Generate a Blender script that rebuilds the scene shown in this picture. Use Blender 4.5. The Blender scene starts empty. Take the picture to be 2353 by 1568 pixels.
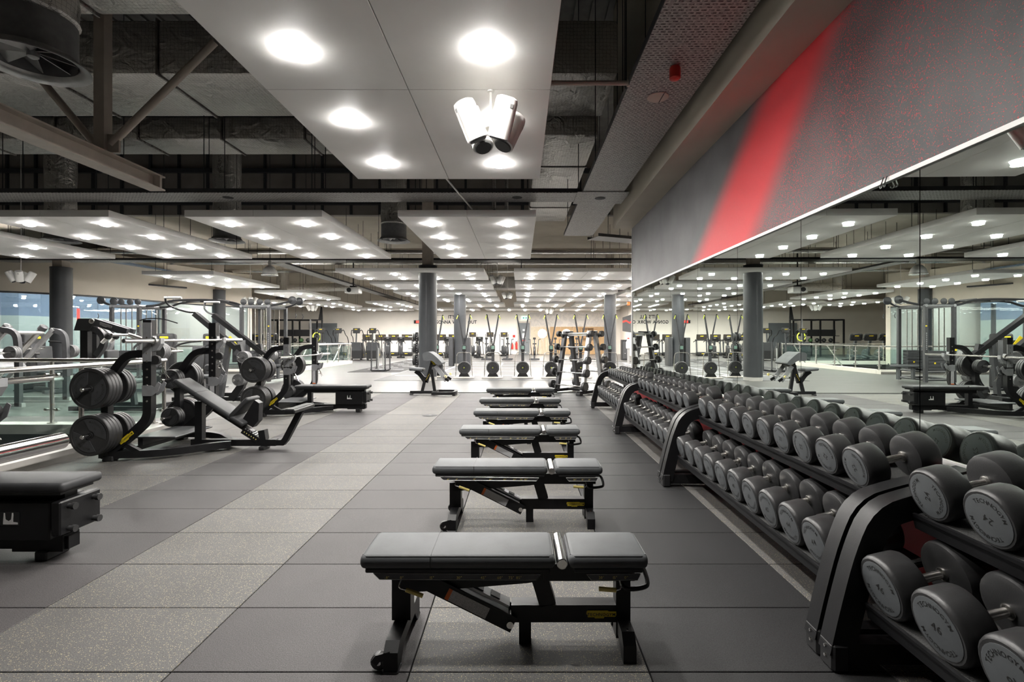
import bpy, bmesh, math, random
from mathutils import Vector, Matrix
RND = random.Random(11)
sc = bpy.context.scene
col = sc.collection
# ---------------------------------------------------------------- camera, world, exposure
CAM_H = 1.4
F_PX = 1153.0
VPX, VPY = 1195.0, 776.0
cam_d = bpy.data.cameras.new('camera')
cam_d.sensor_width = 36.0
cam_d.lens = 36.0 * F_PX / 2353.0
cam_d.shift_x = -(VPX - 1176.5) / 2353.0
cam_d.shift_y = -(784.0 - VPY) / 2353.0
cam_d.clip_start = 0.05
cam_d.clip_end = 200
cam = bpy.data.objects.new('camera', cam_d)
cam.location = (0, 0, CAM_H)
cam.rotation_euler = (math.pi / 2, 0, 0)
col.objects.link(cam)
sc.camera = cam
w = bpy.data.worlds.new('world')
w.use_nodes = True
w.node_tree.nodes['Background'].inputs[0].default_value = (0.95, 0.97, 1.0, 1)
w.node_tree.nodes['Background'].inputs[1].default_value = 0.05
sc.world = w
sc.view_settings.view_transform = 'Standard'
sc.view_settings.look = 'None'
sc.view_settings.gamma = 1.0
sc.view_settings.use_curve_mapping = False
sc.view_settings.exposure = 0.38
sc.cycles.sample_clamp_indirect = 4.0
sc.cycles.max_bounces = 6
sc.cycles.diffuse_bounces = 3
sc.cycles.glossy_bounces = 4
sc.cycles.use_adaptive_sampling = True
sc.cycles.adaptive_threshold = 0.2
sc.cycles.adaptive_min_samples = 14
sc.cycles.light_sampling_threshold = 0.03
sc.cycles.caustics_reflective = False
sc.cycles.caustics_refractive = False
LAMP_W = 33.0          # each ceiling downlight
LENS_E = 85.0          # glow of its lens
# raft lamps are parts of each raft, see ceiling_raft()

def X_at(px, Y): return (px - VPX) * Y / F_PX
def Z_at(py, Y): return CAM_H - (py - VPY) * Y / F_PX

# ---------------------------------------------------------------- materials
MATS = {}
def _new(name):
    m = bpy.data.materials.new(name); m.use_nodes = True
    MATS[name] = m
    return m, m.node_tree.nodes, m.node_tree.links, m.node_tree.nodes['Principled BSDF']

def mat(name, c, rough=0.5, metal=0.0, var=0.12, scale=12.0, bump=0.0, bscale=60.0, spec=None, coat=0.0):
    """plain procedural material: base colour with slight noise variation and optional fine relief"""
    m, N, L, b = _new(name)
    b.inputs['Roughness'].default_value = rough
    b.inputs['Metallic'].default_value = metal
    if spec is not None: b.inputs['Specular IOR Level'].default_value = spec
    if coat: b.inputs['Coat Weight'].default_value = coat; b.inputs['Coat Roughness'].default_value = 0.15
    g = N.new('ShaderNodeNewGeometry')
    n = N.new('ShaderNodeTexNoise'); n.inputs['Scale'].default_value = scale; n.inputs['Detail'].default_value = 4
    L.new(g.outputs['Position'], n.inputs['Vector'])
    r = N.new('ShaderNodeValToRGB')
    lo, hi = 1 - var, 1 + var
    r.color_ramp.elements[0].color = (c[0]*lo, c[1]*lo, c[2]*lo, 1); r.color_ramp.elements[0].position = 0.3
    r.color_ramp.elements[1].color = (min(1, c[0]*hi), min(1, c[1]*hi), min(1, c[2]*hi), 1); r.color_ramp.elements[1].position = 0.7
    L.new(n.outputs['Fac'], r.inputs['Fac']); L.new(r.outputs['Color'], b.inputs['Base Color'])
    if bump:
        n2 = N.new('ShaderNodeTexNoise'); n2.inputs['Scale'].default_value = bscale; n2.inputs['Detail'].default_value = 3
        L.new(g.outputs['Position'], n2.inputs['Vector'])
        bp = N.new('ShaderNodeBump'); bp.inputs['Strength'].default_value = bump; bp.inputs['Distance'].default_value = 0.01
        L.new(n2.outputs['Fac'], bp.inputs['Height']); L.new(bp.outputs['Normal'], b.inputs['Normal'])
    return m

def emit(name, c, s):
    m, N, L, b = _new(name)
    b.inputs['Base Color'].default_value = (*c, 1)
    b.inputs['Emission Color'].default_value = (*c, 1)
    b.inputs['Emission Strength'].default_value = s
    return m

def rubber_tile(name, c, speck, amount, rough=0.55):
    """granulated rubber: base, coarse cloudy variation, sparse coloured granules"""
    m, N, L, b = _new(name)
    g = N.new('ShaderNodeNewGeometry')
    n = N.new('ShaderNodeTexNoise'); n.inputs['Scale'].default_value = 210; n.inputs['Detail'].default_value = 3; n.inputs['Roughness'].default_value = .7
    L.new(g.outputs['Position'], n.inputs['Vector'])
    r = N.new('ShaderNodeValToRGB')
    r.color_ramp.elements[0].position = 0.35; r.color_ramp.elements[0].color = (c[0]*.5, c[1]*.5, c[2]*.5, 1)
    r.color_ramp.elements[1].position = 0.66; r.color_ramp.elements[1].color = (c[0]*1.55, c[1]*1.55, c[2]*1.55, 1)
    L.new(n.outputs['Fac'], r.inputs['Fac'])
    oi = N.new('ShaderNodeObjectInfo')
    big = N.new('ShaderNodeTexNoise'); big.inputs['Scale'].default_value = 1.6; big.inputs['Detail'].default_value = 3
    L.new(g.outputs['Position'], big.inputs['Vector'])
    ad = N.new('ShaderNodeMath'); ad.operation = 'MULTIPLY_ADD'; ad.inputs[1].default_value = 0.35; 
    L.new(oi.outputs['Random'], ad.inputs[0]); L.new(big.outputs['Fac'], ad.inputs[2])
    mr = N.new('ShaderNodeMapRange'); mr.inputs[1].default_value = 0.3; mr.inputs[2].default_value = 1.05; mr.inputs[3].default_value = 0.8; mr.inputs[4].default_value = 1.15
    L.new(ad.outputs[0], mr.inputs[0])
    mx = N.new('ShaderNodeMix'); mx.data_type = 'RGBA'; mx.blend_type = 'MULTIPLY'; mx.inputs[0].default_value = 1
    L.new(r.outputs['Color'], mx.inputs[6]); L.new(mr.outputs[0], mx.inputs[7])
    out = mx.outputs[2]
    if amount > 0:
        v = N.new('ShaderNodeTexVoronoi'); v.inputs['Scale'].default_value = 190
        L.new(g.outputs['Position'], v.inputs['Vector'])
        sx = N.new('ShaderNodeSeparateColor'); L.new(v.outputs['Color'], sx.inputs[0])
        lt = N.new('ShaderNodeMath'); lt.operation = 'LESS_THAN'; lt.inputs[1].default_value = amount
        L.new(sx.outputs[0], lt.inputs[0])
        ds = N.new('ShaderNodeMath'); ds.operation = 'LESS_THAN'; ds.inputs[1].default_value = 0.42
        L.new(v.outputs['Distance'], ds.inputs[0])
        mu = N.new('ShaderNodeMath'); mu.operation = 'MULTIPLY'
        L.new(lt.outputs[0], mu.inputs[0]); L.new(ds.outputs[0], mu.inputs[1])
        m2 = N.new('ShaderNodeMix'); m2.data_type = 'RGBA'
        L.new(mu.outputs[0], m2.inputs[0]); L.new(out, m2.inputs[6]); m2.inputs[7].default_value = (*speck, 1)
        out = m2.outputs[2]
    L.new(out, b.inputs['Base Color'])
    b.inputs['Roughness'].default_value = rough; b.inputs['Specular IOR Level'].default_value = .26
    bp = N.new('ShaderNodeBump'); bp.inputs['Strength'].default_value = 0.25; bp.inputs['Distance'].default_value = 0.004
    L.new(n.outputs['Fac'], bp.inputs['Height']); L.new(bp.outputs['Normal'], b.inputs['Normal'])
    return m

def wood_floor(name, c1, c2, rough):
    m, N, L, b = _new(name)
    g = N.new('ShaderNodeNewGeometry')
    mp = N.new('ShaderNodeMapping'); mp.inputs['Scale'].default_value = (0.7, 9, 1)
    L.new(g.outputs['Position'], mp.inputs['Vector'])
    n = N.new('ShaderNodeTexNoise'); n.inputs['Scale'].default_value = 1.2; n.inputs['Detail'].default_value = 5
    L.new(mp.outputs[0], n.inputs['Vector'])
    br = N.new('ShaderNodeTexBrick'); br.inputs['Scale'].default_value = 1
    br.inputs['Brick Width'].default_value = 1.2; br.inputs['Row Height'].default_value = 0.18; br.inputs['Mortar Size'].default_value = 0.004
    br.inputs['Color1'].default_value = (*c1, 1); br.inputs['Color2'].default_value = (*c2, 1); br.inputs['Mortar'].default_value = (c1[0]*.6, c1[1]*.6, c1[2]*.6, 1)
    L.new(g.outputs['Position'], br.inputs['Vector'])
    mr = N.new('ShaderNodeMapRange'); mr.inputs[3].default_value = 0.8; mr.inputs[4].default_value = 1.15
    L.new(n.outputs['Fac'], mr.inputs[0])
    mx = N.new('ShaderNodeMix'); mx.data_type = 'RGBA'; mx.blend_type = 'MULTIPLY'; mx.inputs[0].default_value = 1
    L.new(br.outputs['Color'], mx.inputs[6]); L.new(mr.outputs[0], mx.inputs[7])
    L.new(mx.outputs[2], b.inputs['Base Color']); b.inputs['Roughness'].default_value = rough; b.inputs['Specular IOR Level'].default_value = .35
    return m

def foil(name, c=(0.34, 0.33, 0.31), metal=0.85):
    """wrinkled foil insulation wrapped in hexagonal netting"""
    m, N, L, b = _new(name)
    g = N.new('ShaderNodeNewGeometry')
    n = N.new('ShaderNodeTexNoise'); n.inputs['Scale'].default_value = 5; n.inputs['Detail'].default_value = 6; n.inputs['Distortion'].default_value = 1.2
    L.new(g.outputs['Position'], n.inputs['Vector'])
    v = N.new('ShaderNodeTexVoronoi'); v.feature = 'DISTANCE_TO_EDGE'; v.inputs['Scale'].default_value = 20; v.inputs['Randomness'].default_value = 0.25
    L.new(g.outputs['Position'], v.inputs['Vector'])
    lt = N.new('ShaderNodeMath'); lt.operation = 'LESS_THAN'; lt.inputs[1].default_value = 0.032
    L.new(v.outputs['Distance'], lt.inputs[0])
    mx = N.new('ShaderNodeMix'); mx.data_type = 'RGBA'
    L.new(lt.outputs[0], mx.inputs[0]); mx.inputs[6].default_value = (*c, 1); mx.inputs[7].default_value = (c[0]*.42, c[1]*.42, c[2]*.42, 1)
    L.new(mx.outputs[2], b.inputs['Base Color'])
    b.inputs['Metallic'].default_value = metal; b.inputs['Roughness'].default_value = 0.38
    bp = N.new('ShaderNodeBump'); bp.inputs['Strength'].default_value = 0.7; bp.inputs['Distance'].default_value = 0.08
    L.new(n.outputs['Fac'], bp.inputs['Height']); L.new(bp.outputs['Normal'], b.inputs['Normal'])
    return m

def perforated(name, c=(0.42, 0.41, 0.40)):
    """perforated steel tray: rows of slots"""
    m, N, L, b = _new(name)
    g = N.new('ShaderNodeNewGeometry')
    br = N.new('ShaderNodeTexBrick'); br.inputs['Scale'].default_value = 1
    br.inputs['Brick Width'].default_value = 0.055; br.inputs['Row Height'].default_value = 0.032; br.inputs['Mortar Size'].default_value = 0.009; br.inputs['Mortar Smooth'].default_value = 0.2
    br.inputs['Color1'].default_value = (0.035, 0.033, 0.033, 1); br.inputs['Color2'].default_value = (0.05, 0.045, 0.045, 1); br.inputs['Mortar'].default_value = (*c, 1)
    L.new(g.outputs['Position'], br.inputs['Vector'])
    n = N.new('ShaderNodeTexNoise'); n.inputs['Scale'].default_value = 45
    L.new(g.outputs['Position'], n.inputs['Vector'])
    mx = N.new('ShaderNodeMix'); mx.data_type = 'RGBA'; mx.inputs[7].default_value = (*[k*.7 for k in c], 1)
    mr = N.new('ShaderNodeMapRange'); mr.inputs[1].default_value = .45; mr.inputs[2].default_value = .6
    L.new(n.outputs['Fac'], mr.inputs[0]); L.new(mr.outputs[0], mx.inputs[0]); L.new(br.outputs['Color'], mx.inputs[6])
    L.new(mx.outputs[2], b.inputs['Base Color']); b.inputs['Roughness'].default_value = 0.5; b.inputs['Metallic'].default_value = 0.3
    return m

def glass(name, tint, refl=0.12, alpha=0.25):
    """architectural glass: mostly clear, tinted, with mirror reflection that grows at grazing angles"""
    m, N, L, b = _new(name)
    N.remove(b)
    o = [k for k in N if k.type == 'OUTPUT_MATERIAL'][0]
    t = N.new('ShaderNodeBsdfTransparent'); t.inputs[0].default_value = (*tint, 1)
    gl = N.new('ShaderNodeBsdfGlossy'); gl.inputs['Roughness'].default_value = 0.0; gl.inputs[0].default_value = (.9, .95, .95, 1)
    fr = N.new('ShaderNodeFresnel'); fr.inputs[0].default_value = 1.5
    ad = N.new('ShaderNodeMath'); ad.operation = 'ADD'; ad.use_clamp = True; ad.inputs[1].default_value = refl
    L.new(fr.outputs[0], ad.inputs[0])
    ge = N.new('ShaderNodeNewGeometry'); iv = N.new('ShaderNodeMath'); iv.operation = 'SUBTRACT'; iv.inputs[0].default_value = 1.0; L.new(ge.outputs['Backfacing'], iv.inputs[1])
    ou = N.new('ShaderNodeMath'); ou.operation = 'MULTIPLY'; L.new(ad.outputs[0], ou.inputs[0]); L.new(iv.outputs[0], ou.inputs[1])
    mx = N.new('ShaderNodeMixShader'); L.new(ou.outputs[0], mx.inputs[0]); L.new(t.outputs[0], mx.inputs[1]); L.new(gl.outputs[0], mx.inputs[2])
    df = N.new('ShaderNodeBsdfDiffuse'); df.inputs[0].default_value = (.35, .45, .5, 1)
    m2 = N.new('ShaderNodeMixShader'); m2.inputs[0].default_value = alpha; L.new(mx.outputs[0], m2.inputs[1]); L.new(df.outputs[0], m2.inputs[2])
    L.new(m2.outputs[0], o.inputs[0])
    return m

def mural(name):
    """charcoal wall with one sprayed slanting red band; paint specks scatter off its right-hand edge"""
    m, N, L, b = _new(name)
    g = N.new('ShaderNodeNewGeometry'); s = N.new('ShaderNodeSeparateXYZ'); L.new(g.outputs['Position'], s.inputs[0])
    def M(op, a, bb=None, c=None):
        k = N.new('ShaderNodeMath'); k.operation = op
        for i, q in enumerate((a, bb, c)):
            if q is None: continue
            if isinstance(q, (int, float)): k.inputs[i].default_value = q
            else: L.new(q, k.inputs[i])
        return k.outputs[0]
    def ramp(v, a, c):
        k = N.new('ShaderNodeMapRange'); k.interpolation_type = 'SMOOTHSTEP'
        k.inputs[1].default_value = a; k.inputs[2].default_value = c; L.new(v, k.inputs[0]); return k.outputs[0]
    Y, Z = s.outputs['Y'], s.outputs['Z']
    dz = M('SUBTRACT', Z, 2.34)
    left = M('MULTIPLY_ADD', dz, -1.50, 6.20)      # far (left) edge of the band
    right = M('MULTIPLY_ADD', dz, -1.05, 4.42)     # near (right) edge
    inL = ramp(M('SUBTRACT', left, Y), -0.28, 0.42)
    dR = M('SUBTRACT', Y, right)
    inR = ramp(dR, -0.10, 0.42)
    n = N.new('ShaderNodeTexNoise'); n.inputs['Scale'].default_value = 120; n.inputs['Detail'].default_value = 2; L.new(g.outputs['Position'], n.inputs['Vector'])
    # spray specks right of the band
    fade = N.new('ShaderNodeMapRange'); fade.inputs[1].default_value = -3.4; fade.inputs[2].default_value = 0.3; fade.inputs[3].default_value = 0.69; fade.inputs[4].default_value = 0.56; L.new(dR, fade.inputs[0])
    speck = M('GREATER_THAN', n.outputs['Fac'], fade.outputs[0])
    speck = M('MULTIPLY', speck, M('LESS_THAN', dR, 0.4))
    grain = M('MULTIPLY', inR, inL)
    red = M('MAXIMUM', grain, M('MULTIPLY', speck, M('MULTIPLY', inL, 0.7)))
    n2 = N.new('ShaderNodeTexNoise'); n2.inputs['Scale'].default_value = 1.1; n2.inputs['Detail'].default_value = 5; L.new(g.outputs['Position'], n2.inputs['Vector'])
    cr = N.new('ShaderNodeValToRGB'); cr.color_ramp.elements[0].position = .35; cr.color_ramp.elements[0].color = (.032, .030, .033, 1)
    cr.color_ramp.elements[1].position = .7; cr.color_ramp.elements[1].color = (.092, .087, .091, 1); L.new(n2.outputs['Fac'], cr.inputs[0])
    mx = N.new('ShaderNodeMix'); mx.data_type = 'RGBA'; L.new(red, mx.inputs[0]); L.new(cr.outputs[0], mx.inputs[6]); mx.inputs[7].default_value = (.56, .012, .022, 1)
    L.new(mx.outputs[2], b.inputs['Base Color']); b.inputs['Roughness'].default_value = .55
    bp = N.new('ShaderNodeBump'); bp.inputs['Strength'].default_value = .15; bp.inputs['Distance'].default_value = .01
    L.new(n.outputs['Fac'], bp.inputs['Height']); L.new(bp.outputs['Normal'], b.inputs['Normal'])
    return m

def wood(name, c):
    m, N, L, b = _new(name)
    g = N.new('ShaderNodeNewGeometry'); mp = N.new('ShaderNodeMapping'); mp.inputs['Scale'].default_value = (14, 14, 1.2); L.new(g.outputs['Position'], mp.inputs[0])
    n = N.new('ShaderNodeTexNoise'); n.inputs['Scale'].default_value = 1; n.inputs['Detail'].default_value = 5; L.new(mp.outputs[0], n.inputs[0])
    r = N.new('ShaderNodeValToRGB'); r.color_ramp.elements[0].color = (c[0]*.7, c[1]*.65, c[2]*.6, 1); r.color_ramp.elements[1].color = (*c, 1)
    L.new(n.outputs[0], r.inputs[0]); L.new(r.outputs[0], b.inputs['Base Color']); b.inputs['Roughness'].default_value = .45
    return m

mat('black_steel', (.008, .008, .009), .42, 0, .15, 20, .05, 300, spec=.32)
mat('black_matte', (.012, .012, .013), .6)
mat('dark_steel', (.055, .056, .060), .42, .2)
mat('grey_steel', (.30, .305, .315), .38, .35)
mat('silver_paint', (.42, .42, .42), .35, .5)
mat('chrome', (.74, .73, .72), .14, 1.0, .04)
mat('brushed', (.62, .60, .57), .27, 1.0, .06)
mat('vinyl', (.075, .079, .083), .56, 0, .12, 7, .06, 220, spec=.28)
mat('vinyl_dark', (.034, .035, .037), .52, 0, .12, 7, .06, 220, spec=.3)
mat('rubber', (.026, .026, .027), .42, 0, .25, 9, .05, 150)
mat('cap_grey', (.078, .084, .089), .5, 0, .08, 15)
mat('lettering_dark', (.012, .012, .012), .5, 0, .02)
mat('plate_black', (.026, .026, .027), .45, 0, .15, 12, .05, 150)
mat('plate_grey', (.10, .10, .102), .42, 0, .15, 12)
mat('yellow', (.72, .55, .02), .4, 0, .05)
mat('pale_yellow', (.72, .60, .20), .4, 0, .06)
mat('lime', (.55, .62, .06), .4, 0, .05)
mat('orange', (.75, .16, .03), .45, 0, .05)
mat('label_grey', (.42, .42, .43), .5, 0, .35, 260)
mat('white_paint', (.80, .79, .77), .5, 0, .02)
mat('raft_white', (.88, .865, .84), .6, 0, .02, 3)
mat('plastic_white', (.78, .77, .74), .3, 0, .03)
mat('cream_wall', (.66, .595, .50), .65, 0, .03, 1.5)
mat('far_wall', (.82, .77, .70), .65, 0, .03, 1.5)
mat('beige_soffit', (.55, .50, .42), .65, 0, .05, 2)
mat('steel_cream', (.52, .46, .40), .5, 0, .08, 6)
mat('roof_dark', (.12, .115, .11), .75, 0, .2, 4)
mat('void_wall', (.26, .24, .22), .7, 0, .12, 2)
mat('purlin', (.035, .038, .044), .6)
mat('red_paint', (.50, .012, .02), .5, 0, .06)
mat('red_plastic', (.55, .03, .02), .4, 0, .05)
mat('column_grey', (.052, .055, .060), .36, 0, .08, 3)
mat('mat_grey', (.055, .055, .056), .55, 0, .08, 5, .05, 120)
mat('turf', (.035, .034, .035), .85, 0, .2, 60, .3, 300)
mat('line_white', (.80, .80, .80), .5, 0, .03)
mat('slat_wood', (.60, .42, .24), .5, 0, .15, 5)
mat('stone_kerb', (.52, .50, .47), .35, 0, .1, 4)
mat('leaf_green', (.06, .14, .05), .6, 0, .4, 9)
mat('bag_brown', (.042, .033, .026), .5)
mat('door_grey', (.16, .175, .185), .5, 0, .06, 2)
mat('blue_grey', (.18, .23, .30), .6, 0, .06, 1)
mat('pale_green_wall', (.45, .50, .44), .6, 0, .05, 1)
mat('screen', (.008, .009, .010), .15, 0, .02)
mat('lcd', (.20, .33, .27), .3, 0, .1)
rubber_tile('tile_speckled', (.094, .0915, .089), (.31, .265, .175), .17, .62)
rubber_tile('tile_plain', (.060, .056, .057), (.2, .2, .2), 0, .62)
rubber_tile('tile_dark', (.027, .027, .028), (.1, .1, .1), 0, .55)
rubber_tile('shelf_mat', (.045, .045, .045), (.1, .1, .1), 0, .6)
wood_floor('pale_floor', (.090, .088, .085), (.110, .108, .104), .36)
wood('wood', (.52, .34, .17))
foil('foil', (.66, .64, .61), .72); foil('foil_dark', (.3, .28, .26), .5)
perforated('perforated')
glass('balustrade_glass', (.90, .97, .945), .0, .012)
glass('studio_glass', (.84, .90, .92), .06, .03)
mural('mural')
mm, N_, L_, b_ = _new('mirror'); b_.inputs['Base Color'].default_value = (.70, .76, .72, 1); b_.inputs['Metallic'].default_value = 1; b_.inputs['Roughness'].default_value = 0.0
emit('lamp_lens', (1.0, .985, .95), LENS_E)
emit('strip_glow', (1.0, .95, .86), 45.0)
emit('round_glow', (1.0, .93, .80), 9.0)
emit('led_red', (1.0, .03, .02), 3.0)
emit('exit_green', (.55, 1.0, .85), 1.6)
emit('exit_dark', (.01, .30, .18), .4)
emit('screen_red', (.8, .05, .04), 1.0)

# ---------------------------------------------------------------- mesh builder
def chaikin(pts, n=2):
    pts = [Vector(p) for p in pts]
    for _ in range(n):
        q = [pts[0]]
        for a, c in zip(pts[:-1], pts[1:]):
            q += [a * .75 + c * .25, a * .25 + c * .75]
        q.append(pts[-1]); pts = q
    return pts

class MB:
    def __init__(s): s.v = []; s.f = []
    def add(s, vs, fs, M=None):
        o = len(s.v)
        for p in vs:
            p = Vector(p)
            s.v.append(M @ p if M is not None else p)
        for f in fs: s.f.append([i + o for i in f])
        return s
    def box(s, c, d, M=None):
        x, y, z = c; a, b, e = d[0] / 2, d[1] / 2, d[2] / 2
        vs = [(x-a, y-b, z-e), (x+a, y-b, z-e), (x+a, y+b, z-e), (x-a, y+b, z-e), (x-a, y-b, z+e), (x+a, y-b, z+e), (x+a, y+b, z+e), (x-a, y+b, z+e)]
        return s.add(vs, [(3, 2, 1, 0), (4, 5, 6, 7), (0, 1, 5, 4), (1, 2, 6, 5), (2, 3, 7, 6), (3, 0, 4, 7)], M)
    def bb(s, x0, x1, y0, y1, z0, z1, M=None):
        return s.box(((x0+x1)/2, (y0+y1)/2, (z0+z1)/2), (x1-x0, y1-y0, z1-z0), M)
    def rbox(s, c, d, r, seg=2, M=None):
        bm = bmesh.new(); bmesh.ops.create_cube(bm, size=1)
        for k in bm.verts: k.co = Vector((k.co.x * d[0], k.co.y * d[1], k.co.z * d[2]))
        bmesh.ops.bevel(bm, geom=list(bm.edges), offset=r, segments=seg, profile=.5, affect='EDGES')
        bm.verts.index_update()
        vs = [k.co + Vector(c) for k in bm.verts]; fs = [[k.index for k in f.verts] for f in bm.faces]; bm.free()
        return s.add(vs, fs, M)
    def beam(s, p0, p1, wd, ht, up=(0, 0, 1), M=None):
        p0, p1 = Vector(p0), Vector(p1); d = (p1 - p0); ln = d.length; d.normalize()
        up = Vector(up)
        if abs(d.dot(up)) > .99: up = Vector((1, 0, 0))
        sd = d.cross(up).normalized(); u = sd.cross(d)
        vs = []
        for p in (p0, p1):
            for a, b in ((-1, -1), (1, -1), (1, 1), (-1, 1)): vs.append(p + sd * (a * wd / 2) + u * (b * ht / 2))
        return s.add(vs, [(3, 2, 1, 0), (4, 5, 6, 7), (0, 1, 5, 4), (1, 2, 6, 5), (2, 3, 7, 6), (3, 0, 4, 7)], M)
    def tube(s, pts, r, n=10, closed=False, M=None):
        pts = [Vector(p) for p in pts]; k = len(pts)
        rs = r if isinstance(r, (list, tuple)) else [r] * k
        ring = []; nrm = None
        for i in range(k):
            if closed: t = (pts[(i+1) % k] - pts[i-1]).normalized()
            else: t = (pts[min(i+1, k-1)] - pts[max(i-1, 0)]).normalized()
            if nrm is None:
                a = Vector((0, 0, 1)) if abs(t.z) < .9 else Vector((1, 0, 0))
                nrm = t.cross(a).normalized()
            nrm = (nrm - t * nrm.dot(t)).normalized(); bi = t.cross(nrm)
            ring.append([pts[i] + (nrm * math.cos(2*math.pi*j/n) + bi * math.sin(2*math.pi*j/n)) * rs[i] for j in range(n)])
        vs = [p for g in ring for p in g]; fs = []
        for i in range(k if closed else k - 1):
            i2 = (i + 1) % k
            for j in range(n): fs.append((i*n+j, i*n+(j+1) % n, i2*n+(j+1) % n, i2*n+j))
        if not closed: fs += [tuple(range(n))[::-1], tuple((k-1)*n + j for j in range(n))]
        return s.add(vs, fs, M)
    def lathe(s, prof, n=20, M=None, caps=True):
        """profile of (radius, height) about local z"""
        vs = []; fs = []; k = len(prof)
        for r, z in prof:
            for j in range(n): vs.append((r * math.cos(2*math.pi*j/n), r * math.sin(2*math.pi*j/n), z))
        for i in range(k - 1):
            for j in range(n): fs.append((i*n+j, i*n+(j+1) % n, (i+1)*n+(j+1) % n, (i+1)*n+j))
        if caps: fs += [tuple(range(n))[::-1], tuple((k-1)*n + j for j in range(n))]
        return s.add(vs, fs, M)
    def prism(s, poly, a, b, plane='xz', M=None):
        """2-D polygon pushed from a to b across the third axis"""
        n = len(poly)
        def P(p, t): return {'xz': (p[0], t, p[1]), 'xy': (p[0], p[1], t), 'yz': (t, p[0], p[1])}[plane]
        vs = [P(p, a) for p in poly] + [P(p, b) for p in poly]
        fs = [tuple(range(n)), tuple(range(2*n-1, n-1, -1))] + [(i, i+n, (i+1) % n + n, (i+1) % n) for i in range(n)]
        return s.add(vs, fs, M)
    def ribbon(s, path, th, a, b, plane='xz', M=None):
        """bent flat bar: polyline thickened by th in its plane, pushed from a to b"""
        pts = [Vector((p[0], p[1])) for p in path]; L_, R_ = [], []
        for i in range(len(pts)):
            d0 = (pts[i] - pts[i-1]).normalized() if i > 0 else None
            d1 = (pts[i+1] - pts[i]).normalized() if i < len(pts) - 1 else None
            t = (d0 + d1).normalized() if d0 is not None and d1 is not None else (d0 if d0 is not None else d1)
            nn = Vector((-t.y, t.x)); k = 1.0
            if d0 is not None and d1 is not None: k = 1 / max(.5, nn.dot(Vector((-d0.y, d0.x))))
            L_.append(pts[i] + nn * th / 2 * k); R_.append(pts[i] - nn * th / 2 * k)
        # quads, so that sharp bends stay clean
        def P(p, t): return {'xz': (p[0], t, p[1]), 'xy': (p[0], p[1], t), 'yz': (t, p[0], p[1])}[plane]
        vs = []; fs = []
        for l, r in zip(L_, R_): vs += [P(l, a), P(r, a), P(r, b), P(l, b)]
        n = len(pts)
        for i in range(n - 1):
            o, q = i*4, i*4+4
            for j in range(4): fs.append((o+j, o+(j+1) % 4, q+(j+1) % 4, q+j))
        fs += [(3, 2, 1, 0), tuple((n-1)*4 + j for j in range(4))]
        return s.add(vs, fs, M)
    def mesh(s, name, m, smooth=True):
        me = bpy.data.meshes.new(name)
        me.from_pydata([tuple(p) for p in s.v], [], s.f)
        bm = bmesh.new(); bm.from_mesh(me); bmesh.ops.recalc_face_normals(bm, faces=bm.faces); bm.to_mesh(me); bm.free()
        me.materials.append(MATS[m])
        if smooth:
            me.shade_smooth(); me.set_sharp_from_angle(angle=math.radians(35))
        return me
    def build(s, name, m, parent=None, loc=None, smooth=True):
        return obj(name, s.mesh(name, m, smooth), parent, loc)

def obj(name, data, parent=None, loc=None, rot=None):
    o = bpy.data.objects.new(name, data); col.objects.link(o)
    if parent is not None: o.parent = parent
    if loc is not None: o.location = loc
    if rot is not None: o.rotation_euler = rot
    return o
def tag(o, label, cat, group=None, kind=None):
    if label: o['label'] = label
    if cat: o['category'] = cat
    if group: o['group'] = group
    if kind: o['kind'] = kind
    return o
def thing(name, label, cat, loc=(0, 0, 0), rz=0.0, group=None):
    o = bpy.data.objects.new(name, None); o.empty_display_size = .1; col.objects.link(o)
    o.location = loc; o.rotation_euler = (0, 0, rz)
    return tag(o, label, cat, group)
def struct(o): o['kind'] = 'structure'; return o
def copy_tree(o, parent=None):
    c = o.copy(); col.objects.link(c)
    if parent is not None: c.parent = parent
    for ch in list(o.children): copy_tree(ch, c)
    return c
def place(proto, first, loc, rz, label, group=None):
    """the prototype itself the first time, then copies of it with all its parts"""
    o = proto if first else copy_tree(proto)
    o.location = loc; o.rotation_euler = (0, 0, rz); o['label'] = label
    if group: o['group'] = group
    return o
RX = lambda a: Matrix.Rotation(a, 4, 'X')
RY = lambda a: Matrix.Rotation(a, 4, 'Y')
RZ = lambda a: Matrix.Rotation(a, 4, 'Z')
TR = lambda *p: Matrix.Translation(Vector(p))
PI = math.pi
ORD = ['first', 'second', 'third', 'fourth', 'fifth', 'sixth', 'seventh', 'eighth', 'ninth', 'tenth', 'eleventh', 'twelfth']

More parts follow.
